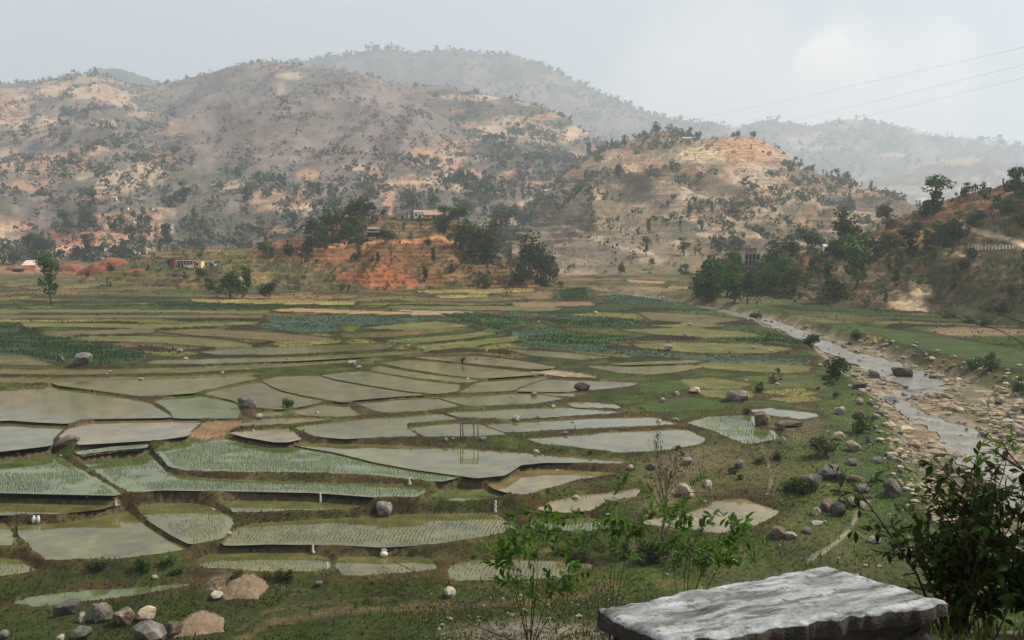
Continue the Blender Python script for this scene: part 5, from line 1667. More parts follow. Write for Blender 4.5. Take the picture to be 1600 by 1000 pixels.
# ------------------------------------------------------------------ straw heaps, earth mounds, spills
def heap_mesh(name, w, d, h, seed, n=34, rough=.16):
    x = np.linspace(-1, 1, n); X, Y = np.meshgrid(x, x)
    R = np.sqrt(X ** 2 + Y ** 2)
    q = fbm(X * 2.2 + seed, Y * 2.2, seed) - .5
    Z = np.clip(1 - (R * 1.12 + q * .6) ** 2, -1.2, 1) + (fbm(X * 9, Y * 9, seed + 2) - .5) * rough
    Vv = np.stack([X * w / 2, Y * d / 2, Z * h - .08 * h], 2).reshape(-1, 3)
    ii = np.arange(n * n).reshape(n, n)
    f = np.stack([ii[:-1, :-1], ii[:-1, 1:], ii[1:, 1:], ii[1:, :-1]], -1).reshape(-1, 4)
    return mesh_np(name, Vv, [f], True), Vv


flat_mat('straw', (.20, .145, .09), .35, 14, bumps=.6, bd=.05)
leaf_mat('straw_blade', [(.34, .25, .15), (.44, .34, .21), (.24, .17, .1), (.38, .29, .19)], .15)
flat_mat('red_earth', (.25, .09, .04), .3, .8, bumps=.6, bd=.3)
flat_mat('white_scrap', (.52, .51, .47), .12, 12, .6)
flat_mat('pale_straw', (.62, .54, .40), .3, 30, .8)
for (px, py, w, h, lab) in [(305, 984, 88, 46, 'larger heap of brown straw low on the foreground grass'), (385, 916, 72, 32, 'upper heap of brown straw below the bottom paddies'), (340, 912, 30, 16, 'small straw clump left against the upper heap')]:
    p = hit(px, py, ['ground']); s = p.y / FPX
    e = empty('straw_heap', p); tag(e, lab, 'straw heap')
    me, Vv = heap_mesh('mound', w * s * 1.1, w * s * 1.5, h * s * .5, int(px), rough=.3)
    obj('mound', me, M['straw'], e)
    sel = RNG.integers(0, len(Vv), 2600); sel = sel[Vv[sel, 2] > .03]
    v, f = blades(Vv[sel] + RNG.normal(0, .03, (len(sel), 3)), np.full(len(sel), .16), np.full(len(sel), .012), RNG, 1.6, 1)
    o = obj('straw', mesh_np('straw', v, [f], True), M['straw_blade'], e); o['kind'] = 'stuff'
for (px, py, w, h, lab) in [(168, 431, 120, 24, 'big rounded mound of red earth on the far left field'), (212, 436, 84, 14, 'lower bright red earth mound right of the big one'), (20, 424, 70, 9, 'low pinkish earth heap at the left edge'), (108, 424, 60, 10, 'small earth heap between the shed and the big mound')]:
    p = hit(px, py, ['ground']); s = p.y / FPX
    me, Vv = heap_mesh('earth_mound', w * s, w * s * .5, h * s * 1.3, int(px) + 3, 40, .1)
    o = obj('earth_mound', me, M['red_earth']); o.location = (p.x, p.y + w * s * .2, p.z - .3); tag(o, lab, 'earth mound')


def spill(px, py, wpx, hpx, lab, mat='white_scrap'):
    """a little water and foam running down a bank: an uneven thick tongue"""
    p = hit(px, py, ['ground']); s = p.y / FPX
    mb = MB()
    n = 6
    pts = [Vector(((RNG.random() - .5) * .25 * wpx * s, -.12 * k / n, hpx * s * (1 - k / n))) for k in range(n + 1)]
    mb.tube(pts, [wpx * s * .28 * (.45 + .55 * k / n + .2 * RNG.random()) for k in range(n + 1)], 7)
    o = obj('water_spill', mb.mesh('water_spill', True), M[mat]); o.location = (p.x, p.y - .05, p.z - .05); tag(o, lab, 'water spill')


spill(501, 784, 6, 15, 'white thread of water spilling down the dark bank above the long planted paddy')
spill(490, 863, 7, 13, 'white spill on the bank above the bottom left paddies')
spill(512, 888, 8, 11, 'white spill at the corner of the bottom left paddy')
spill(640, 757, 6, 13, 'white spill on the bank under the green paddy')
spill(774, 800, 8, 20, 'tall white spill running down beside the sapling leaves')
spill(182, 790, 5, 10, 'white spill where three left banks meet')
# pale straw fan and white pair on the banks
p = hit(600, 868, ['ground']); s = p.y / FPX
e = empty('straw_bundle', p); tag(e, 'pale fan of straw lying against the dark bank above the bottom paddy', 'straw bundle')
mb = MB(); mb.tube([(0, 0, -.03), (0, -.03, 4 * s), (0, 0, 7 * s)], [6 * s, 6.5 * s, 3 * s], 9); obj('bundle', mb.mesh('bundle', True), M['pale_straw'], e)
for k in range(5):
    a = -.55 + .28 * k
    mb = MB(); mb.tube([(math.sin(a) * 4 * s, 0, 3 * s), (math.sin(a) * 8 * s, -.02, 12 * s * math.cos(a))], [2.0 * s, .5 * s], 6); obj('stalk_tuft', mb.mesh('stalk_tuft', True), M['white_scrap'], e)
for (px, py, lab) in [(53, 817, 'white upright scrap at the left of the pair on the left bank'), (60, 817, 'white upright scrap at the right of the pair on the left bank')]:
    p = hit(px, py, ['ground']); s = p.y / FPX
    mb = MB(); mb.tube([(0, 0, -.05), (.0, -.05, 6 * s), (.05, 0, 12 * s)], [2.6 * s, 3.2 * s, 1.2 * s], 7)
    o = obj('white_scrap', mb.mesh('white_scrap', True), M['white_scrap']); o.location = p; tag(o, lab, 'plastic scrap')

# ------------------------------------------------------------------ open pole frame between the paddies
flat_mat('pole_wood', (.11, .085, .06), .35, 5)
p = hit(733, 684, ['ground']); s = p.y / FPX
e = empty('pole_shelter', p); tag(e, 'open shelter frame of bare poles on the bank in the middle of the paddies', 'pole frame')
w, dp, h = 27 * s, 1.5, 24 * s
for i, (x, y, hh) in enumerate([(-w / 2, 0, h), (-w / 2 + 3 * s, dp, h * .95), (w * .27, 0, h * 1.05), (w / 2, dp * .4, h * .9)]):
    mb = MB(); mb.tube([(x, y, -.15), (x + RNG.normal(0, .03), y, hh * .5), (x + RNG.normal(0, .05), y, hh)], [.075, .065, .055], 6); obj('post', mb.mesh('post', True), M['pole_wood'], e)
for (a, b) in [((-w / 2 - .15, 0, h * .93), (w / 2 + .1, .1, h * .95)), ((-w / 2 - .1, dp, h * .9), (w / 2 + .2, dp, h * .86)), ((-w / 2, -.1, h * .95), (-w / 2 + .15, dp + .2, h * .9)), ((w / 2 - .2, -.1, h * .98), (w / 2, dp + .2, h * .86))]:
    mb = MB(); mb.tube([a, b], .05, 6); obj('beam', mb.mesh('beam', True), M['pole_wood'], e)
for k in range(9):
    x = -w / 2 + w * k / 8
    mb = MB(); mb.tube([(x + RNG.normal(0, .05), -.25, h * .97 + .05), (x + RNG.normal(0, .1), dp + .3, h * .9 + .05)], .035, 5); obj('rafter', mb.mesh('rafter', True), M['pole_wood'], e)

# ------------------------------------------------------------------ houses
for nme, c in [('wall_white', (.72, .69, .62)), ('wall_yellow', (.78, .62, .32)), ('wall_grey', (.38, .40, .40)), ('wall_brick', (.30, .12, .07)), ('wall_mud', (.42, .27, .17)), ('wall_blue', (.30, .42, .55)),
               ('wall_orange', (.52, .24, .13)), ('roof_tin', (.42, .40, .38)), ('roof_rust', (.36, .23, .17)), ('roof_pink', (.62, .47, .40)), ('roof_slate', (.12, .11, .11)), ('roof_thatch', (.24, .21, .17)),
               ('dark_wood', (.035, .028, .022)), ('concrete', (.36, .32, .27)), ('roof_blue', (.12, .17, .28)), ('tank_red', (.22, .05, .04))]:
    flat_mat(nme, c, .22, 1.2, bumps=.3, bd=.05)
m, nt, b = nmat('window_glass'); b.inputs['Base Color'].default_value = (.02, .025, .03, 1); b.inputs['Roughness'].default_value = .1; b.inputs['Specular IOR Level'].default_value = .5


def part(name, mb, mat, par, smooth=False):
    return obj(name, mb.mesh(name, smooth), M[mat], par)


def roof_mb(w, d, z, rise, style, over=.35, t=.12):
    mb = MB()
    if style == 'gable':
        for sg in (-1, 1):
            y0, y1 = sg * (d / 2 + over), 0
            zz0, zz1 = z - .1, z + rise
            W = w / 2 + over
            mb.add([(-W, y0, zz0), (W, y0, zz0), (W, y1, zz1), (-W, y1, zz1), (-W, y0, zz0 + t), (W, y0, zz0 + t), (W, y1, zz1 + t), (-W, y1, zz1 + t)],
                   [(0, 1, 2, 3), (7, 6, 5, 4), (0, 4, 5, 1), (1, 5, 6, 2), (3, 2, 6, 7), (0, 3, 7, 4)])
    elif style == 'shed':           # ribbed sheet sloping down towards the front
        W = w / 2 + over; nrib = max(6, int(w / .35))
        xs = np.linspace(-W, W, nrib * 2 + 1)
        for k in range(len(xs) - 1):
            r0, r1 = (.06 if k % 2 else 0), (0 if k % 2 else .06)
            a, c = -d / 2 - over, d / 2 + over
            mb.add([(xs[k], a, z + r0), (xs[k + 1], a, z + r1), (xs[k + 1], c, z + rise + r1), (xs[k], c, z + rise + r0)], [(0, 1, 2, 3)])
            mb.add([(xs[k], a, z + r0 - .05), (xs[k + 1], a, z + r1 - .05), (xs[k + 1], c, z + rise + r1 - .05), (xs[k], c, z + rise + r0 - .05)], [(3, 2, 1, 0)])
            mb.add([(xs[k], a, z + r0 - .05), (xs[k + 1], a, z + r1 - .05), (xs[k + 1], a, z + r1), (xs[k], a, z + r0)], [(0, 1, 2, 3)])
    else:
        mb.box((0, 0, z + t), (w + over, d + over, t * 2))
    return mb


def house(px, py, wpx, hpx, label, wall='wall_white', roof='roof_tin', style='gable', d=None, rot=0.0, wins=2, door=True, rise=.28, group=None, only=None, name='house', wallw=1.0):
    p = hit(px, py, only); s = p.y / FPX
    w, h = wpx * s, hpx * s
    rz = h * rise
    hw = h - rz
    d = d or min(w * .7, 6)
    e = empty(name, (p.x, p.y + d / 2, p.z - .25), rot); tag(e, label, 'house' if name == 'house' else name.replace('_', ' '), group)
    mb = MB(); mb.box((0, 0, (hw + .25) / 2), (w * wallw, d, hw + .25))
    if style == 'gable':
        for sx in (-1, 1):
            x0, x1 = sx * w * wallw / 2, sx * (w * wallw / 2 - .2)
            mb.add([(x0, -d / 2 + .02, hw + .25), (x0, d / 2 - .02, hw + .25), (x0, 0, hw + .22 + rz), (x1, -d / 2 + .02, hw + .25), (x1, d / 2 - .02, hw + .25), (x1, 0, hw + .22 + rz)], [(0, 1, 2), (5, 4, 3), (0, 2, 5, 3), (1, 4, 5, 2)])
    part('wall', mb, wall, e)
    part('roof', roof_mb(w, d, hw + .27, rz, style), roof, e)
    n = wins + (1 if door else 0)
    dw = min(1.0, w / (n + 1) * .7)
    for k in range(n):
        x = (-.5 + (k + .5) / n) * w * wallw * .92
        if door and k == n // 2:
            q = obj('door', None, None, e) if False else None
            mb = MB(); mb.box((x, -d / 2 - .02, .25 + min(1.9, hw * .75) / 2), (dw, .08, min(1.9, hw * .75)))
            dd = part('door', mb, 'dark_wood', e)
            mb = MB()
            hh = min(1.9, hw * .75)
            for sx in (-1, 1): mb.box((x + sx * (dw / 2 + .05), -d / 2 - .03, .25 + hh / 2), (.1, .12, hh))
            mb.box((x, -d / 2 - .03, .25 + hh + .05), (dw + .2, .12, .1))
            part('frame', mb, 'concrete', dd)
        else:
            hh = min(1.1, hw * .42); zc = .25 + hw * .58
            mb = MB()
            for sx in (-1, 1): mb.box((x + sx * (dw / 2 + .04), -d / 2 - .03, zc), (.08, .12, hh + .16))
            for sz in (-1, 1): mb.box((x, -d / 2 - .03, zc + sz * (hh / 2 + .04)), (dw, .12, .08))
            wn_ = part('window', mb, 'dark_wood', e)
            mb = MB(); mb.box((x, -d / 2 - .012, zc), (dw, .03, hh)); part('pane', mb, 'window_glass', wn_)
    return e


# long low house on the far terrace, its open porch, its grey neighbour
e = house(308, 418, 13, 13, 'cream walled low house with a dark window on the far terrace', 'wall_yellow', 'roof_pink', 'flat', d=5, wins=1, door=False)
p = hit(288, 418); s = p.y / FPX
e = empty('open_porch', (p.x, p.y + 1.5, p.z - .2)); tag(e, 'open fronted porch with pale leaning posts left of the cream house', 'porch')
w, h = 26 * s, 11 * s
mb = MB(); mb.box((0, 2.4, h / 2), (w, .2, h)); mb.box((-w / 2, 1.2, h / 2), (.2, 2.2, h)); part('back_wall', mb, 'wall_brick', e)
mb = MB(); mb.box((0, .9, h + .1), (w + .6, 3.8, .18)); part('roof', mb, 'roof_pink', e)
for k in range(6):
    mb = MB(); x = -w / 2 + .2 + (w - .4) * k / 5; mb.tube([(x + .5, -.7, 0), (x, -.7, h)], .13, 6); part('post', mb, 'wall_white', e)
mb = MB(); mb.box((w * .2, -.3, h * .22), (w * .5, .16, h * .44)); part('parapet', mb, 'wall_yellow', e)
house(325, 417, 19, 10, 'grey shed at the right end of the low house on the far terrace', 'wall_grey', 'roof_tin', 'flat', d=4, wins=1, door=True)
mb = MB(); p = hit(271, 417); s = p.y / FPX
mb.tube([(0, 0, -.2), (0, 0, 9 * s)], [4 * s, 4 * s], 14); o = obj('water_tank', mb.mesh('water_tank'), M['tank_red']); o.location = (p.x, p.y, p.z); tag(o, 'dark red round tank left of the open porch', 'tank')
house(160, 401, 18, 11, 'small white fronted house with dark openings on the far left', 'wall_white', 'roof_tin', 'flat', wins=3, door=False)
house(45, 422, 21, 15, 'low shed with a pale pink roof at the far left', 'wall_mud', 'roof_pink', 'shed', wins=1, rise=.5)
house(27, 425, 13, 7, 'dark low lean-to at the left end of the pink roofed shed', 'dark_wood', 'roof_slate', 'shed', wins=0, door=False, name='shed')
# on the hillock
HK = ['hillock', 'ground']
p = hit(583, 374, HK); s = p.y / FPX
e = empty('thatched_hut', (p.x, p.y + 1.6, p.z - .3), .1); tag(e, 'two tiered thatched hut with a dark open front on the hillock', 'hut')
w, h = 20 * s, 21 * s
mb = MB(); mb.box((0, 1.2, h * .28), (w, .2, h * .56)); mb.box((-w * .49, 0, h * .28), (.2, 2.2, h * .56)); part('back_wall', mb, 'dark_wood', e)
mb = MB(); mb.box((-w * .12, -1.15, h * .12), (w * .62, .14, h * .24)); part('low_wall', mb, 'wall_mud', e)
for x in (-w * .47, 0, w * .47):
    mb = MB(); mb.tube([(x, -1.25, 0), (x, -1.25, h * .55)], .1, 6); part('post', mb, 'pole_wood', e)
part('roof', roof_mb(w * 1.0, 3.2, h * .56, h * .12, 'gable', .3, .25), 'roof_thatch', e)
mb = MB(); mb.box((0, .2, h * .72), (w * .8, 1.6, h * .12)); part('loft_wall', mb, 'dark_wood', e)
part('upper_roof', roof_mb(w * .85, 2.2, h * .79, h * .16, 'gable', .3, .25), 'roof_thatch', e)
house(586, 346, 13, 14, 'red brick hut behind the thatched hut', 'wall_brick', 'roof_slate', 'gable', only=HK, wins=1)
hb = house(630, 343, 19, 15, 'hut with a pale blue end wall and a dark roof on the hillock top', 'wall_mud', 'roof_slate', 'gable', rot=-.15, only=HK, wins=0, rise=.45, d=5.7)
mb = MB(); mb.box((1.7, -2.95, 1.45), (1.9, .1, 1.8)); o = part('painted_wall', mb, 'wall_blue', hb); o['label'] = 'pale blue painted front panel'
house(656, 341, 19, 13, 'house with a pale upper wall beside the blue walled hut', 'wall_white', 'roof_rust', 'shed', only=HK, wins=2, rise=.3)
house(678, 332, 32, 13, 'long house under a rusty striped tin roof on the hillock', 'wall_mud', 'roof_rust', 'shed', only=HK, wins=2, rise=.6)
# on the other slopes
house(772, 309, 18, 9, 'orange walled farmhouse beyond the hillock', 'wall_orange', 'roof_slate', 'gable', wins=2)
house(851, 303, 10, 7, 'small pale blue house at the foot of the spur', 'wall_blue', 'roof_tin', 'gable', wins=1)
house(1073, 222, 12, 8, 'small tan house on the crest of the spur', 'wall_mud', 'roof_tin', 'gable', wins=1)
house(1305, 282, 15, 8, 'white house on the right shoulder of the spur', 'wall_white', 'roof_tin', 'flat', wins=2)
house(1340, 290, 11, 8, 'cream house right of the white house on the spur', 'wall_yellow', 'roof_tin', 'flat', wins=1)
house(1347, 301, 9, 6, 'blue roofed little house on the right shoulder of the spur', 'wall_grey', 'roof_blue', 'gable', wins=1)
house(1302, 316, 18, 10, 'dark roofed farmhouse on the right foot of the spur', 'wall_grey', 'roof_slate', 'gable', wins=2)
for i, (px, py, w, lab) in enumerate([(178, 312, 7, 'tiny white house highest on the left slope of the long hill'), (195, 328, 9, 'tiny grey roofed house below the highest one on the long hill'), (240, 332, 8, 'tiny white house at the right of the three on the long hill'), (205, 349, 8, 'tiny white house lowest on the left slope of the long hill')]):
    house(px, py, w, 5, lab, 'wall_white', ['roof_tin', 'roof_slate'][i % 2], 'gable', wins=1)
for (px, py, w, lab) in [(1425, 296, 14, 'far white house in the haze left of the leaning tree'), (1437, 300, 9, 'second far white house in the haze nearer the leaning tree')]:
    house(px, py, w, 7, lab, 'wall_white', 'roof_tin', 'flat', wins=2, door=False, only=['foothill'])
RH = ['rhill']
house(1294, 394, 13, 12, 'pale hut between dark trees above the red earth patch', 'wall_white', 'roof_pink', 'gable', only=RH, wins=1)
house(1366, 384, 12, 10, 'small grey white house half hidden right of the largest dark tree', 'wall_grey', 'roof_tin', 'gable', only=RH, wins=1)
# unfinished tower house
p = hit(1177, 424, RH); s = p.y / FPX
e = empty('unfinished_house', (p.x, p.y + 2, p.z - .5), .12); tag(e, 'unfinished tall concrete house with open storeys among the riverside trees', 'house')
w, h = 20 * s, 38 * s; d = 4.5; st = h / 4
for k in range(5):
    mb = MB(); mb.box((0, 0, st * k + .1), (w + .3, d + .3, .22)); part('floor_slab', mb, 'concrete', e)
for k in range(4):
    for x in (-w / 2 + .2, -w / 6, w / 6, w / 2 - .2):
        for y in (-d / 2 + .2, d / 2 - .2):
            mb = MB(); mb.box((x, y, st * k + st / 2 + .1), (.3, .3, st - .22)); part('column', mb, 'concrete', e)
for k, wl_ in enumerate(['wall_mud', 'dark_wood', 'dark_wood', 'wall_mud']):
    mb = MB(); mb.box((0, d / 2 - .45, st * k + st / 2 + .1), (w - .7, .15, st - .26)); part('back_wall', mb, wl_, e)
    mb = MB(); mb.box((-w * .2, -d / 2 + .5, st * k + .21 + st * .17), (w * .5, .14, st * .34)); part('parapet', mb, wl_, e)
    if k % 2 == 0:
        mb = MB(); mb.box((w * .33, -d / 2 + .48, st * k + st / 2 + .1), (w * .26, .14, st - .26)); part('front_wall', mb, wl_, e)
for x in (-w / 2 + .2, w / 6):
    mb = MB(); mb.box((x, -d / 2 + .2, h + .7), (.25, .25, 1.0)); part('column', mb, 'concrete', e)

# white posts by the earth road
for k in range(14):
    px = 1513 + 70 * k / 13; py = 391 - 2.5 * k / 13
    p = hit(px, py, RH); s = p.y / FPX
    mb = MB(); mb.box((0, 0, 2.6 * s), (2.0 * s, 2.0 * s, 6 * s), 0, .8)
    o = obj('road_post', mb.mesh('road_post'), M['wall_white']); o.location = p; tag(o, 'white road post in the row below the earth road', 'post', 'white posts along the earth road')

# ------------------------------------------------------------------ people far off in the fields
for nme, c in [('skin', (.18, .09, .055)), ('cloth_dark', (.02, .018, .022)), ('cloth_red', (.42, .04, .03)), ('cloth_blue', (.06, .08, .16)), ('hair', (.012, .01, .009))]:
    flat_mat(nme, c, .15, 20, .8)


def skin_obj(name, joints, edges, radii, mat, parent, root=0):
    me = bpy.data.meshes.new(name)
    me.from_pydata(joints, edges, [])
    o = obj(name, me, M[mat], parent)
    sk = o.modifiers.new('skin', 'SKIN'); sk.use_smooth_shade = True
    for v, r in zip(me.skin_vertices[0].data, radii): v.radius = (r, r)
    me.skin_vertices[0].data[root].use_root = True
    ss = o.modifiers.new('sub', 'SUBSURF'); ss.levels = 1; ss.render_levels = 1
    return o


def person(px, py, hpx, bend, label, top, bottom, rot, only=None):
    p = hit(px, py, only); s = p.y / FPX
    H = hpx * s / (1.0 if bend < .3 else .72)
    H = min(max(H, 1.3), 2.1)
    e = empty('person', (p.x, p.y, p.z), rot); tag(e, label, 'person')
    k = H / 1.7
    hip = Vector((0, 0, .88)); up = Vector((math.sin(bend), 0, math.cos(bend)))
    ch = hip + up * .42; nk = hip + up * .56; hd = hip + up * .70 + Vector((.02, 0, 0)); tp = hip + up * .80
    dn = Vector((.10, 0, -.5)) if bend < .3 else Vector((.15, 0, -.55))
    J = [hip]; E = []; R = [.13]

    def add(v, par, r):
        J.append(Vector(v)); R.append(r); E.append((par, len(J) - 1)); return len(J) - 1
    c = add(ch, 0, .14); n = add(nk, c, .055); h = add(hd, n, .095); add(tp, h, .08)
    ends = {}
    for sy in (-1, 1):
        a = add(hip + Vector((0, sy * .1, -.04)), 0, .095); kn = add(hip + Vector((.05, sy * .12, -.45)), a, .06); an = add(hip + Vector((-.02 + .08 * sy, sy * .13, -.83)), kn, .04); ft = add(hip + Vector((.13 + .08 * sy, sy * .14, -.86)), an, .035)
        sh = add(ch + Vector((0, sy * .19, .05)), c, .06); el = add(ch + Vector((dn.x * .5, sy * .25, dn.z * .5)), sh, .042); wr = add(ch + Vector((dn.x * 1.3, sy * .22, dn.z)), el, .03); hn = add(ch + Vector((dn.x * 1.5, sy * .22, dn.z - .09)), wr, .035)
        ends[sy] = (a, kn, an, sh, el)
    J = [j * k for j in J]; R = [r * k for r in R]
    skin_obj('body', J, E, R, 'skin', e)
    a, b = ends[-1], ends[1]
    ids = [0, 1, a[3], a[4], b[3], b[4]]
    skin_obj('shirt', [J[i] for i in ids], [(0, 1), (1, 2), (2, 3), (1, 4), (4, 5)], [R[i] * 1.22 for i in ids], top, e)
    ids = [0, a[0], a[1], a[2], b[0], b[1], b[2]]
    skin_obj('trousers', [J[i] for i in ids], [(0, 1), (1, 2), (2, 3), (0, 4), (4, 5), (5, 6)], [R[i] * (1.25 if q < 5 else 1.4) for q, i in enumerate(ids)], bottom, e)
    mb = MB(); mb.tube([J[3] + Vector((-.03, 0, -.02)) * k, J[3] + Vector((-.03, 0, .06)) * k, J[4] + Vector((0, 0, .03)) * k], [.1 * k, .105 * k, .04 * k], 8); part('hair', mb, 'hair', e, True)
    mb = MB(); fr = J[3] + Vector((.095 * k, 0, -.01)); mb.tube([fr, fr + Vector((.03 * k, 0, -.02 * k))], [.02 * k, .012 * k], 5); part('nose', mb, 'skin', e, True)
    return e


person(722, 571, 12, .85, 'person in dark clothes bending over in the muddy brown paddy', 'cloth_dark', 'cloth_dark', .5)
person(294.5, 389, 8, .1, 'person in dark clothes at the left of two on the far terrace', 'cloth_dark', 'cloth_blue', -1.2)
person(299.5, 389, 8, .1, 'person in blue and dark clothes at the right of two on the far terrace', 'cloth_blue', 'cloth_dark', -1.8)
person(424, 406, 9, .1, 'person in red standing below the red terrace', 'cloth_red', 'cloth_red', -1.5)

# ------------------------------------------------------------------ power lines high across the valley
flat_mat('cable', (.06, .06, .065), .1, 1)
for (y0, x1, y1, lab) in [(72, 905, 209, 'uppermost of the three thin power cables crossing the sky'), (97, 985, 230, 'middle one of the three thin power cables crossing the sky'), (117, 1088, 226, 'lowest of the three thin power cables crossing the sky')]:
    A = Vector(at_depth(1720, y0 - 26, 430)); B = Vector(at_depth(x1, y1, 2600))
    pts = []
    for k in range(25):
        t = k / 24
        q = A.lerp(B, t); q.z -= 11 * 4 * t * (1 - t); pts.append(q)
    mb = MB(); mb.tube(pts, .045, 5)
    tag(obj('power_cable', mb.mesh('power_cable', True), M['cable']), lab, 'cable', 'power cables over the valley')

# ------------------------------------------------------------------ roadside parapet in the foreground
m, nt, b = nmat('limewash')
n1 = noise(nt, 1, 6, .62, stretch=(3.2, 17, 10)); n2 = noise(nt, 1, 4, .6, stretch=(2.0, 7, 4)); n3 = noise(nt, 60, 3, .6)
c = ramp(nt, n1.outputs[0], [(.32, (.04, .038, .034)), (.42, (.15, .148, .14)), (.5, (.33, .342, .345)), (.66, (.5, .52, .53))])
c = mixrgb(nt, ramp(nt, n2.outputs[0], [(.5, (0, 0, 0)), (.66, (.85, .85, .85))]), c, (.16, .16, .15))
sp = noise(nt, 22, 6, .75)
c = mixrgb(nt, ramp(nt, sp.outputs[0], [(.56, (0, 0, 0)), (.62, (.85, .85, .85))]), c, (.10, .10, .085))
c = mixrgb(nt, .6, c, ramp(nt, n3.outputs[0], [(.3, (.3, .3, .3)), (.7, (.8, .8, .8))]), 'MULTIPLY')
nt.links.new(c, b.inputs['Base Color']); bump(nt, b, sp.outputs[0], .5, .006)
rock_mat('masonry_shade', (.012, .01, .009), (.032, .028, .023), (.07, .06, .05), (.02, .022, .01))  # dark wall stone; also paints shade onto the coping sides
ZT = 26.5
quad = [to_level(932, 949, ZT), to_level(1290, 882, ZT), to_level(1484, 937, ZT), to_level(1036, 1004, ZT)]   # far left, far right, near right, near left
Q = np.array(quad); cen = Q.mean(0)
ax = (Q[1] - Q[0] + Q[2] - Q[3]); ang = math.atan2(ax[1], ax[0])
e = empty('parapet_wall', (cen[0], cen[1], ZT - .85), ang)
tag(e, 'whitewashed weathered stone parapet block at the roadside in the foreground', 'wall')
rotm = np.array([[math.cos(-ang), -math.sin(-ang)], [math.sin(-ang), math.cos(-ang)]])
QL = (Q - cen) @ rotm.T


def bil(u, v, ins=0.0):
    q = QL * (1 - ins)
    return (q[0] * (1 - u)[:, None] + q[1] * u[:, None]) * (1 - v)[:, None] + (q[3] * (1 - u)[:, None] + q[2] * u[:, None]) * v[:, None]


nu, nv = 90, 40
U, Vg = np.meshgrid(np.linspace(0, 1, nu), np.linspace(0, 1, nv), indexing='ij'); U, Vg = U.ravel(), Vg.ravel()
xy = bil(U, Vg)
_e = 1 - sstep(0, .12, np.minimum(np.minimum(U, 1 - U) * 2.0, np.minimum(Vg, 1 - Vg)))
_ph = np.stack([fbm(xy[:, 0] * 5, xy[:, 1] * 5, 64) - .5, fbm(xy[:, 0] * 5, xy[:, 1] * 5, 65) - .5], 1) + .6 * np.stack([fbm(xy[:, 0] * 22, xy[:, 1] * 22, 66) - .5, fbm(xy[:, 0] * 22, xy[:, 1] * 22, 67) - .5], 1)
xy = xy + _ph * _e[:, None] * .07
edge = np.minimum(np.minimum(U, 1 - U) * 1.5, np.minimum(Vg, 1 - Vg) * .6)
zz = .85 + (fbm(xy[:, 0] * 9, xy[:, 1] * 9, 61) - .5) * .02 + (fbm(xy[:, 0] * 40, xy[:, 1] * 40, 62) - .5) * .008 - .016 * (1 - sstep(0, .03, edge))
top = np.concatenate([xy, zz[:, None]], 1)
ii = np.arange(nu * nv).reshape(nu, nv)
fq = np.stack([ii[:-1, :-1], ii[1:, :-1], ii[1:, 1:], ii[:-1, 1:]], -1).reshape(-1, 4)
ring = np.concatenate([ii[:, 0], ii[-1, 1:], ii[-2::-1, -1], ii[0, -2:0:-1]])
rv = top[ring].copy()
lowv = rv.copy(); lowv[:, 2] = .77 + (fbm(rv[:, 0] * 12, rv[:, 1] * 12, 63) - .5) * .02
base = len(top); nrg = len(ring)
VV = np.concatenate([top, lowv])
k = np.arange(nrg)
fs = np.stack([ring, ring[(k + 1) % nrg], base + (k + 1) % nrg, base + k], 1)
me = mesh_np('coping', VV, [fq, fs], True)
bm = bmesh.new(); bm.from_mesh(me); bmesh.ops.recalc_face_normals(bm, faces=bm.faces); bm.to_mesh(me); bm.free()
oc = obj('coping', me, M['limewash'], e)
me.materials.append(M['masonry_shade'])
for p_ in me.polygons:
    if p_.index >= len(fq): p_.material_index = 1  # side faces coloured near-black, shade put into the colour
mb = MB()
q = QL * .9
mb.add([(*q[3], 0), (*q[2], 0), (*q[1], 0), (*q[0], 0), (*q[3], .772), (*q[2], .772), (*q[1], .772), (*q[0], .772)], [(3, 2, 1, 0), (4, 5, 6, 7), (0, 1, 5, 4), (1, 2, 6, 5), (2, 3, 7, 6), (3, 0, 4, 7)])
part('mortar_core', mb, 'masonry_shade', e)
sr = np.random.default_rng(9)
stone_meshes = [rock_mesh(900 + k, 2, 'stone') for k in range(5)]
for (a, b_) in [(3, 2), (0, 3), (1, 2)]:
    A, B = QL[a] * .93, QL[b_] * .93
    L = np.linalg.norm(B - A); ang2 = math.atan2(*(B - A)[::-1])
    z = .72
    while z > 0:
        x = sr.uniform(-.1, 0); hh = sr.uniform(.13, .2)
        while x < L:
            ln = sr.uniform(.16, .34)
            cx_ = min(max(x + ln / 2, ln * .4), L - ln * .4)
            o = obj('stone', with_mat(stone_meshes[int(sr.integers(5))], 'masonry_shade'), None, e)
            pc = A + (B - A) * cx_ / L
            o.location = (pc[0], pc[1], z - hh * .95); o.scale = (ln * 1.02, .15, hh * 1.05); o.rotation_euler = (sr.normal(0, .05), sr.normal(0, .05), ang2)
            x += ln
        z -= hh

# ------------------------------------------------------------------ leafy plants by the road
leafm = bpy.data.meshes.new('leaf')
leafm.from_pydata([(0, 0, 0), (.5, .38, .07), (.36, .72, .03), (0, 1, -.08), (-.36, .72, .03), (-.5, .38, .07), (0, .45, -.02)], [], [(0, 1, 6), (1, 2, 6), (2, 3, 6), (3, 4, 6), (4, 5, 6), (5, 0, 6)])
LV = np.array([v.co[:] for v in leafm.vertices]); LF = np.array([p.vertices[:] for p in leafm.polygons])


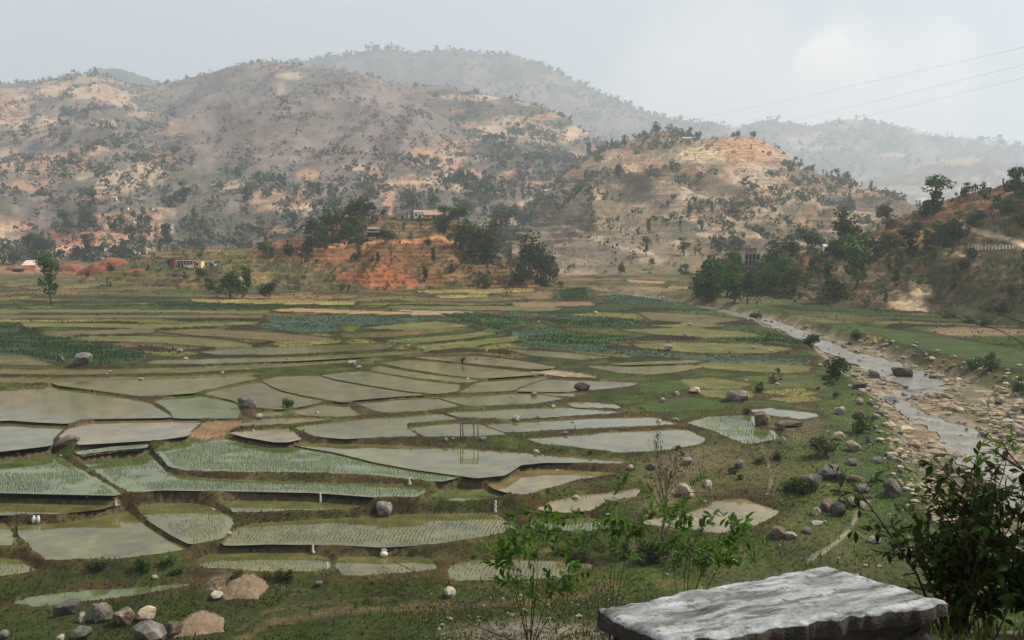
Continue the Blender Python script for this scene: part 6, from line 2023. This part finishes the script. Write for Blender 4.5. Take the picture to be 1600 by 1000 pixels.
def leaves(par, pos, dirs, length, wf, mat, rng, nsingle, droop=.3):
    """the leaves nearest the camera one by one, the rest joined"""
    n = len(pos)
    d = dirs + np.array([0, 0, -droop]); d /= np.linalg.norm(d, axis=1, keepdims=True)
    up = np.array([0, 0, 1.0]) + rng.normal(0, .35, (n, 3))
    sx = np.cross(d, up); sx /= np.linalg.norm(sx, axis=1, keepdims=True) + 1e-9
    nz = np.cross(sx, d)
    ln = length * rng.uniform(.65, 1.25, n)
    order = np.argsort(np.linalg.norm(pos - CAM, axis=1) / ln)
    o0 = np.array(par.location)
    one = with_mat(leafm, mat)
    for i in order[:nsingle]:
        o = obj('leaf', one, None, par)
        Mx = Matrix([[sx[i][k] * ln[i] * wf, d[i][k] * ln[i], nz[i][k] * ln[i], pos[i][k] - o0[k]] for k in range(3)] + [[0, 0, 0, 1]])
        o.matrix_local = Mx
    q = order[nsingle:]
    if len(q):
        R = np.stack([sx[q] * wf, d[q], nz[q]], 2) * ln[q][:, None, None]
        Vv = np.einsum('nij,kj->nki', R, LV) + (pos[q] - o0)[:, None]
        F = (LF[None] + (np.arange(len(q)) * len(LV))[:, None, None]).reshape(-1, 3)
        o = obj('foliage', mesh_np('foliage', Vv.reshape(-1, 3), [F], True), M[mat], par); o['kind'] = 'stuff'


def grow(par, stems, mat_wood, twigs, twl, lpt, rng, spread=.8, r0=.012, from_=.35):
    """stems (polylines), side twigs, leaf places"""
    pos, dirs = [], []
    o0 = Vector(par.location)
    for st in stems:
        st = [Vector(p) for p in st]
        mb = MB(); mb.tube([p - o0 for p in st], list(np.linspace(r0, r0 * .3, len(st))), 6)
        part('stem', mb, mat_wood, par, True)
        tw = MB()
        for k in range(twigs):
            t = rng.uniform(from_, 1.0) * (len(st) - 1); i = min(int(t), len(st) - 2)
            p = st[i].lerp(st[i + 1], t - i)
            d = (st[i + 1] - st[i]).normalized() * .7 + Vector(rng.normal(0, spread, 3)); d.z = abs(d.z) * .6 + .1; d.normalize()
            L = twl * rng.uniform(.6, 1.3)
            q = p + d * L * .55 + Vector((0, 0, .02)); e_ = p + d * L + Vector((0, 0, -.04 * L))
            tw.tube([p - o0, q - o0, e_ - o0], [r0 * .3, r0 * .22, r0 * .1], 4, False)
            for m_ in range(lpt):
                f = .25 + .75 * (m_ + rng.random()) / lpt
                pp = p.lerp(q, f / .55) if f < .55 else q.lerp(e_, (f - .55) / .45)
                ld = d * .7 + Vector(rng.normal(0, .75, 3))
                pos.append(tuple(pp)); dirs.append(tuple(ld))
        if tw.V:
            part('twig', tw, mat_wood, par, True)['kind'] = 'stuff'
    return np.array(pos), np.array(dirs)


rb = np.random.default_rng(77)
# the dark bush at the lower right
bx, by = 3.0, 6.35
root = Vector((bx, by, gz_at(bx, by) - .05))
e = empty('roadside_bush', root); tag(e, 'dark leafy bush with some reddish leaves at the lower right beside the parapet', 'bush')
stems = []
for k in range(26):
    a = rb.uniform(0, 6.28); rad = rb.uniform(.1, .72); h = rb.uniform(.5, 1.22) * (1.12 - .3 * rad)
    tipx = bx + math.cos(a) * rad * 1.05; tipy = by + math.sin(a) * rad * .7
    stems.append([root + Vector((math.cos(a) * .06, math.sin(a) * .06, 0)), Vector((bx + math.cos(a) * rad * .35, by + math.sin(a) * rad * .3, root.z + h * .4)), Vector((bx + math.cos(a) * rad * .75, by + math.sin(a) * rad * .5, root.z + h * .75)), Vector((tipx, tipy, root.z + h))])
pos, dirs = grow(e, stems, 'twig', 10, .28, 7, rb, .8, .012, .2)
leaves(e, pos, dirs, .082, .46, 'leaf_bush', rb, 280, .25)
# a second, lower bush closing the right edge
bx2, by2 = 3.42, 6.0
root = Vector((bx2, by2, gz_at(bx2, by2) - .05))
e = empty('roadside_bush', root); tag(e, 'second dark bush at the right edge partly out of the picture', 'bush')
stems = [[root, root + Vector((rb.normal(0, .12), rb.normal(0, .1), .4)), root + Vector((rb.normal(0, .3), rb.normal(0, .2), rb.uniform(.6, 1.15)))] for k in range(12)]
pos, dirs = grow(e, stems, 'twig', 16, .24, 8, rb, .8, .011, .2)
leaves(e, pos, dirs, .08, .46, 'leaf_bush', rb, 60, .25)

# bright saplings below the road
def sapling(label, blobs, rootpx, d, n_tw, nsingle, seed, mat='leaf_bright', lpt=14, leaf=.088, wf=.4):
    r_ = np.random.default_rng(seed)
    rp = at_depth(rootpx[0], rootpx[1], d)
    root = Vector((rp[0], d, gz_at(rp[0], d) - .05))
    e = empty('sapling', root); tag(e, label, 'sapling')
    stems = []
    for (px, py, dd) in blobs:
        t = Vector(at_depth(px, py, dd))
        fork = root.lerp(Vector(at_depth(*blobs[0])), .45) if not stems else fork
        m2 = fork.lerp(t, .6) + Vector((r_.normal(0, .04), r_.normal(0, .04), .08))
        stems.append([root, fork, m2, t] if not stems else [fork, m2, t])
    pos, dirs = grow(e, stems, 'twig', n_tw, .36, lpt, r_, 1.1, .005, .55)
    leaves(e, pos, dirs, leaf, wf, mat, r_, nsingle, .35)


sapling('bright green sapling with drooping leaves low in the middle of the picture', [(800, 810, 8.6), (855, 800, 8.3), (840, 850, 8.5), (800, 880, 8.8), (880, 900, 8.4), (930, 840, 8.6), (780, 850, 8.9), (850, 925, 8.6)], (850, 1000), 8.7, 6, 150, 91)
sapling('bright green sapling spreading right of the slender tree', [(1060, 790, 8.6), (1100, 800, 8.4), (1130, 830, 8.6), (1080, 845, 8.2), (1165, 835, 8.7), (1120, 870, 8.5)], (1075, 1000), 8.6, 7, 150, 92)
sapling('small bright green shoot between the two larger saplings', [(945, 795, 9.2), (980, 815, 9.0), (960, 835, 9.1)], (958, 990), 9.1, 6, 60, 93)

# sapling leaning in from the right edge
r_ = np.random.default_rng(95)
root = Vector((3.55, 5.25, gz_at(3.55, 5.25) - .03))
e = empty('leaning_sapling', root); tag(e, 'thin dark sapling leaning in from the right edge over the river', 'sapling')
A = [Vector(at_depth(*q)) for q in [(1720, 830, 5.25), (1602, 737, 5.2), (1550, 702, 5.15)]]
B = [Vector(at_depth(*q)) for q in [(1660, 785, 5.22), (1600, 735, 5.2), (1575, 707, 5.1), (1566, 690, 5.05)]]
Cc = [Vector(at_depth(*q)) for q in [(1660, 780, 5.22), (1590, 728, 5.3), (1545, 725, 5.3), (1530, 716, 5.3)]]
D = [Vector(at_depth(*q)) for q in [(1720, 830, 5.25), (1690, 600, 5.3), (1600, 505, 5.3), (1530, 481, 5.3)]]
E_ = [Vector(at_depth(*q)) for q in [(1700, 650, 5.28), (1640, 560, 5.35), (1560, 515, 5.4), (1510, 503, 5.4), (1472, 485, 5.4)]]
o0 = Vector(root)
for st, r0 in [([root] + A, .012), (B, .006), (Cc, .005), (D, .004), (E_, .0035)]:
    mb = MB(); mb.tube([p - o0 for p in st], list(np.linspace(r0, r0 * .4, len(st))), 6); part('stem', mb, 'twig', e, True)
pos, dirs = [], []
for (px, py, rx, ry, n) in [(1562, 690, 20, 6, 16), (1590, 690, 16, 7, 12), (1556, 704, 8, 8, 8), (1536, 714, 16, 4, 14), (1592, 700, 10, 5, 6)]:
    for k in range(n):
        pos.append(at_depth(px + r_.normal(0, rx * .5), py + r_.normal(0, ry * .5), 5.15 + r_.normal(0, .06))); dirs.append((-.7 + r_.normal(0, .4), r_.normal(0, .4), .1 + r_.normal(0, .2)))
leaves(e, np.array(pos), np.array(dirs), .055, .4, 'leaf_green', r_, 60, .25)

# bent dry stalk in the lower middle
pts = [Vector(at_depth(*q)) for q in [(860, 1030, 6.4), (800, 1000, 6.5), (735, 975, 6.6), (700, 950, 6.7), (665, 902, 6.8), (615, 877, 6.9)]]
root = Vector((pts[0].x + .1, pts[0].y, gz_at(pts[0].x + .1, pts[0].y) - .03))
e = empty('dry_stalk', root); tag(e, 'thin dark bent stalk arching over the foreground grass', 'stalk')
mb = MB(); mb.tube([Vector((0, 0, 0))] + [p - root for p in pts], list(np.linspace(.006, .003, len(pts) + 1)), 5); part('stem', mb, 'twig', e, True)

# weeds on the verge
r_ = np.random.default_rng(97)
n = 5200
x = r_.uniform(-6, 6, n); y = r_.uniform(5.2, 13, n)
P = np.stack([x, y, floor_z(x, y) - .02], 1)
v, f = blades(P, .2 * np.exp(r_.normal(0, .35, n)) * np.interp(y, [5, 7], [.5, 1]), np.full(n, .012), r_, .6, 3)
tag(obj('verge_grass', mesh_np('verge_grass', v, [f], True), M['grass_near']), kind='stuff')

# ------------------------------------------------------------------ the hazy air
lo = 1e9; hi = 30
for o in COL.objects:
    if o.type == 'MESH' and o.parent is None and len(o.data.vertices):
        bb = [o.matrix_basis @ Vector(c) for c in o.bound_box]
        lo = min(lo, min(c.z for c in bb)); hi = max(hi, max(c.z for c in bb))
mb = MB()
z0, z1 = lo - 1.0, hi + 12
mb.box((2000, 4600, (z0 + z1) / 2), (14500, 9900, z1 - z0))
hz = obj('haze', mb.mesh('haze'))
m = bpy.data.materials.new('haze'); m.use_nodes = True
nt = m.node_tree; nt.nodes.clear()
pv = nt.nodes.new('ShaderNodeVolumePrincipled')
pv.inputs['Color'].default_value = (.86, .93, 1.0, 1)
pv.inputs['Density'].default_value = HAZE
pv.inputs['Anisotropy'].default_value = .25
mo = nt.nodes.new('ShaderNodeOutputMaterial')
nt.links.new(pv.outputs[0], mo.inputs['Volume'])
hz.data.materials.append(m)
tag(hz, kind='stuff')
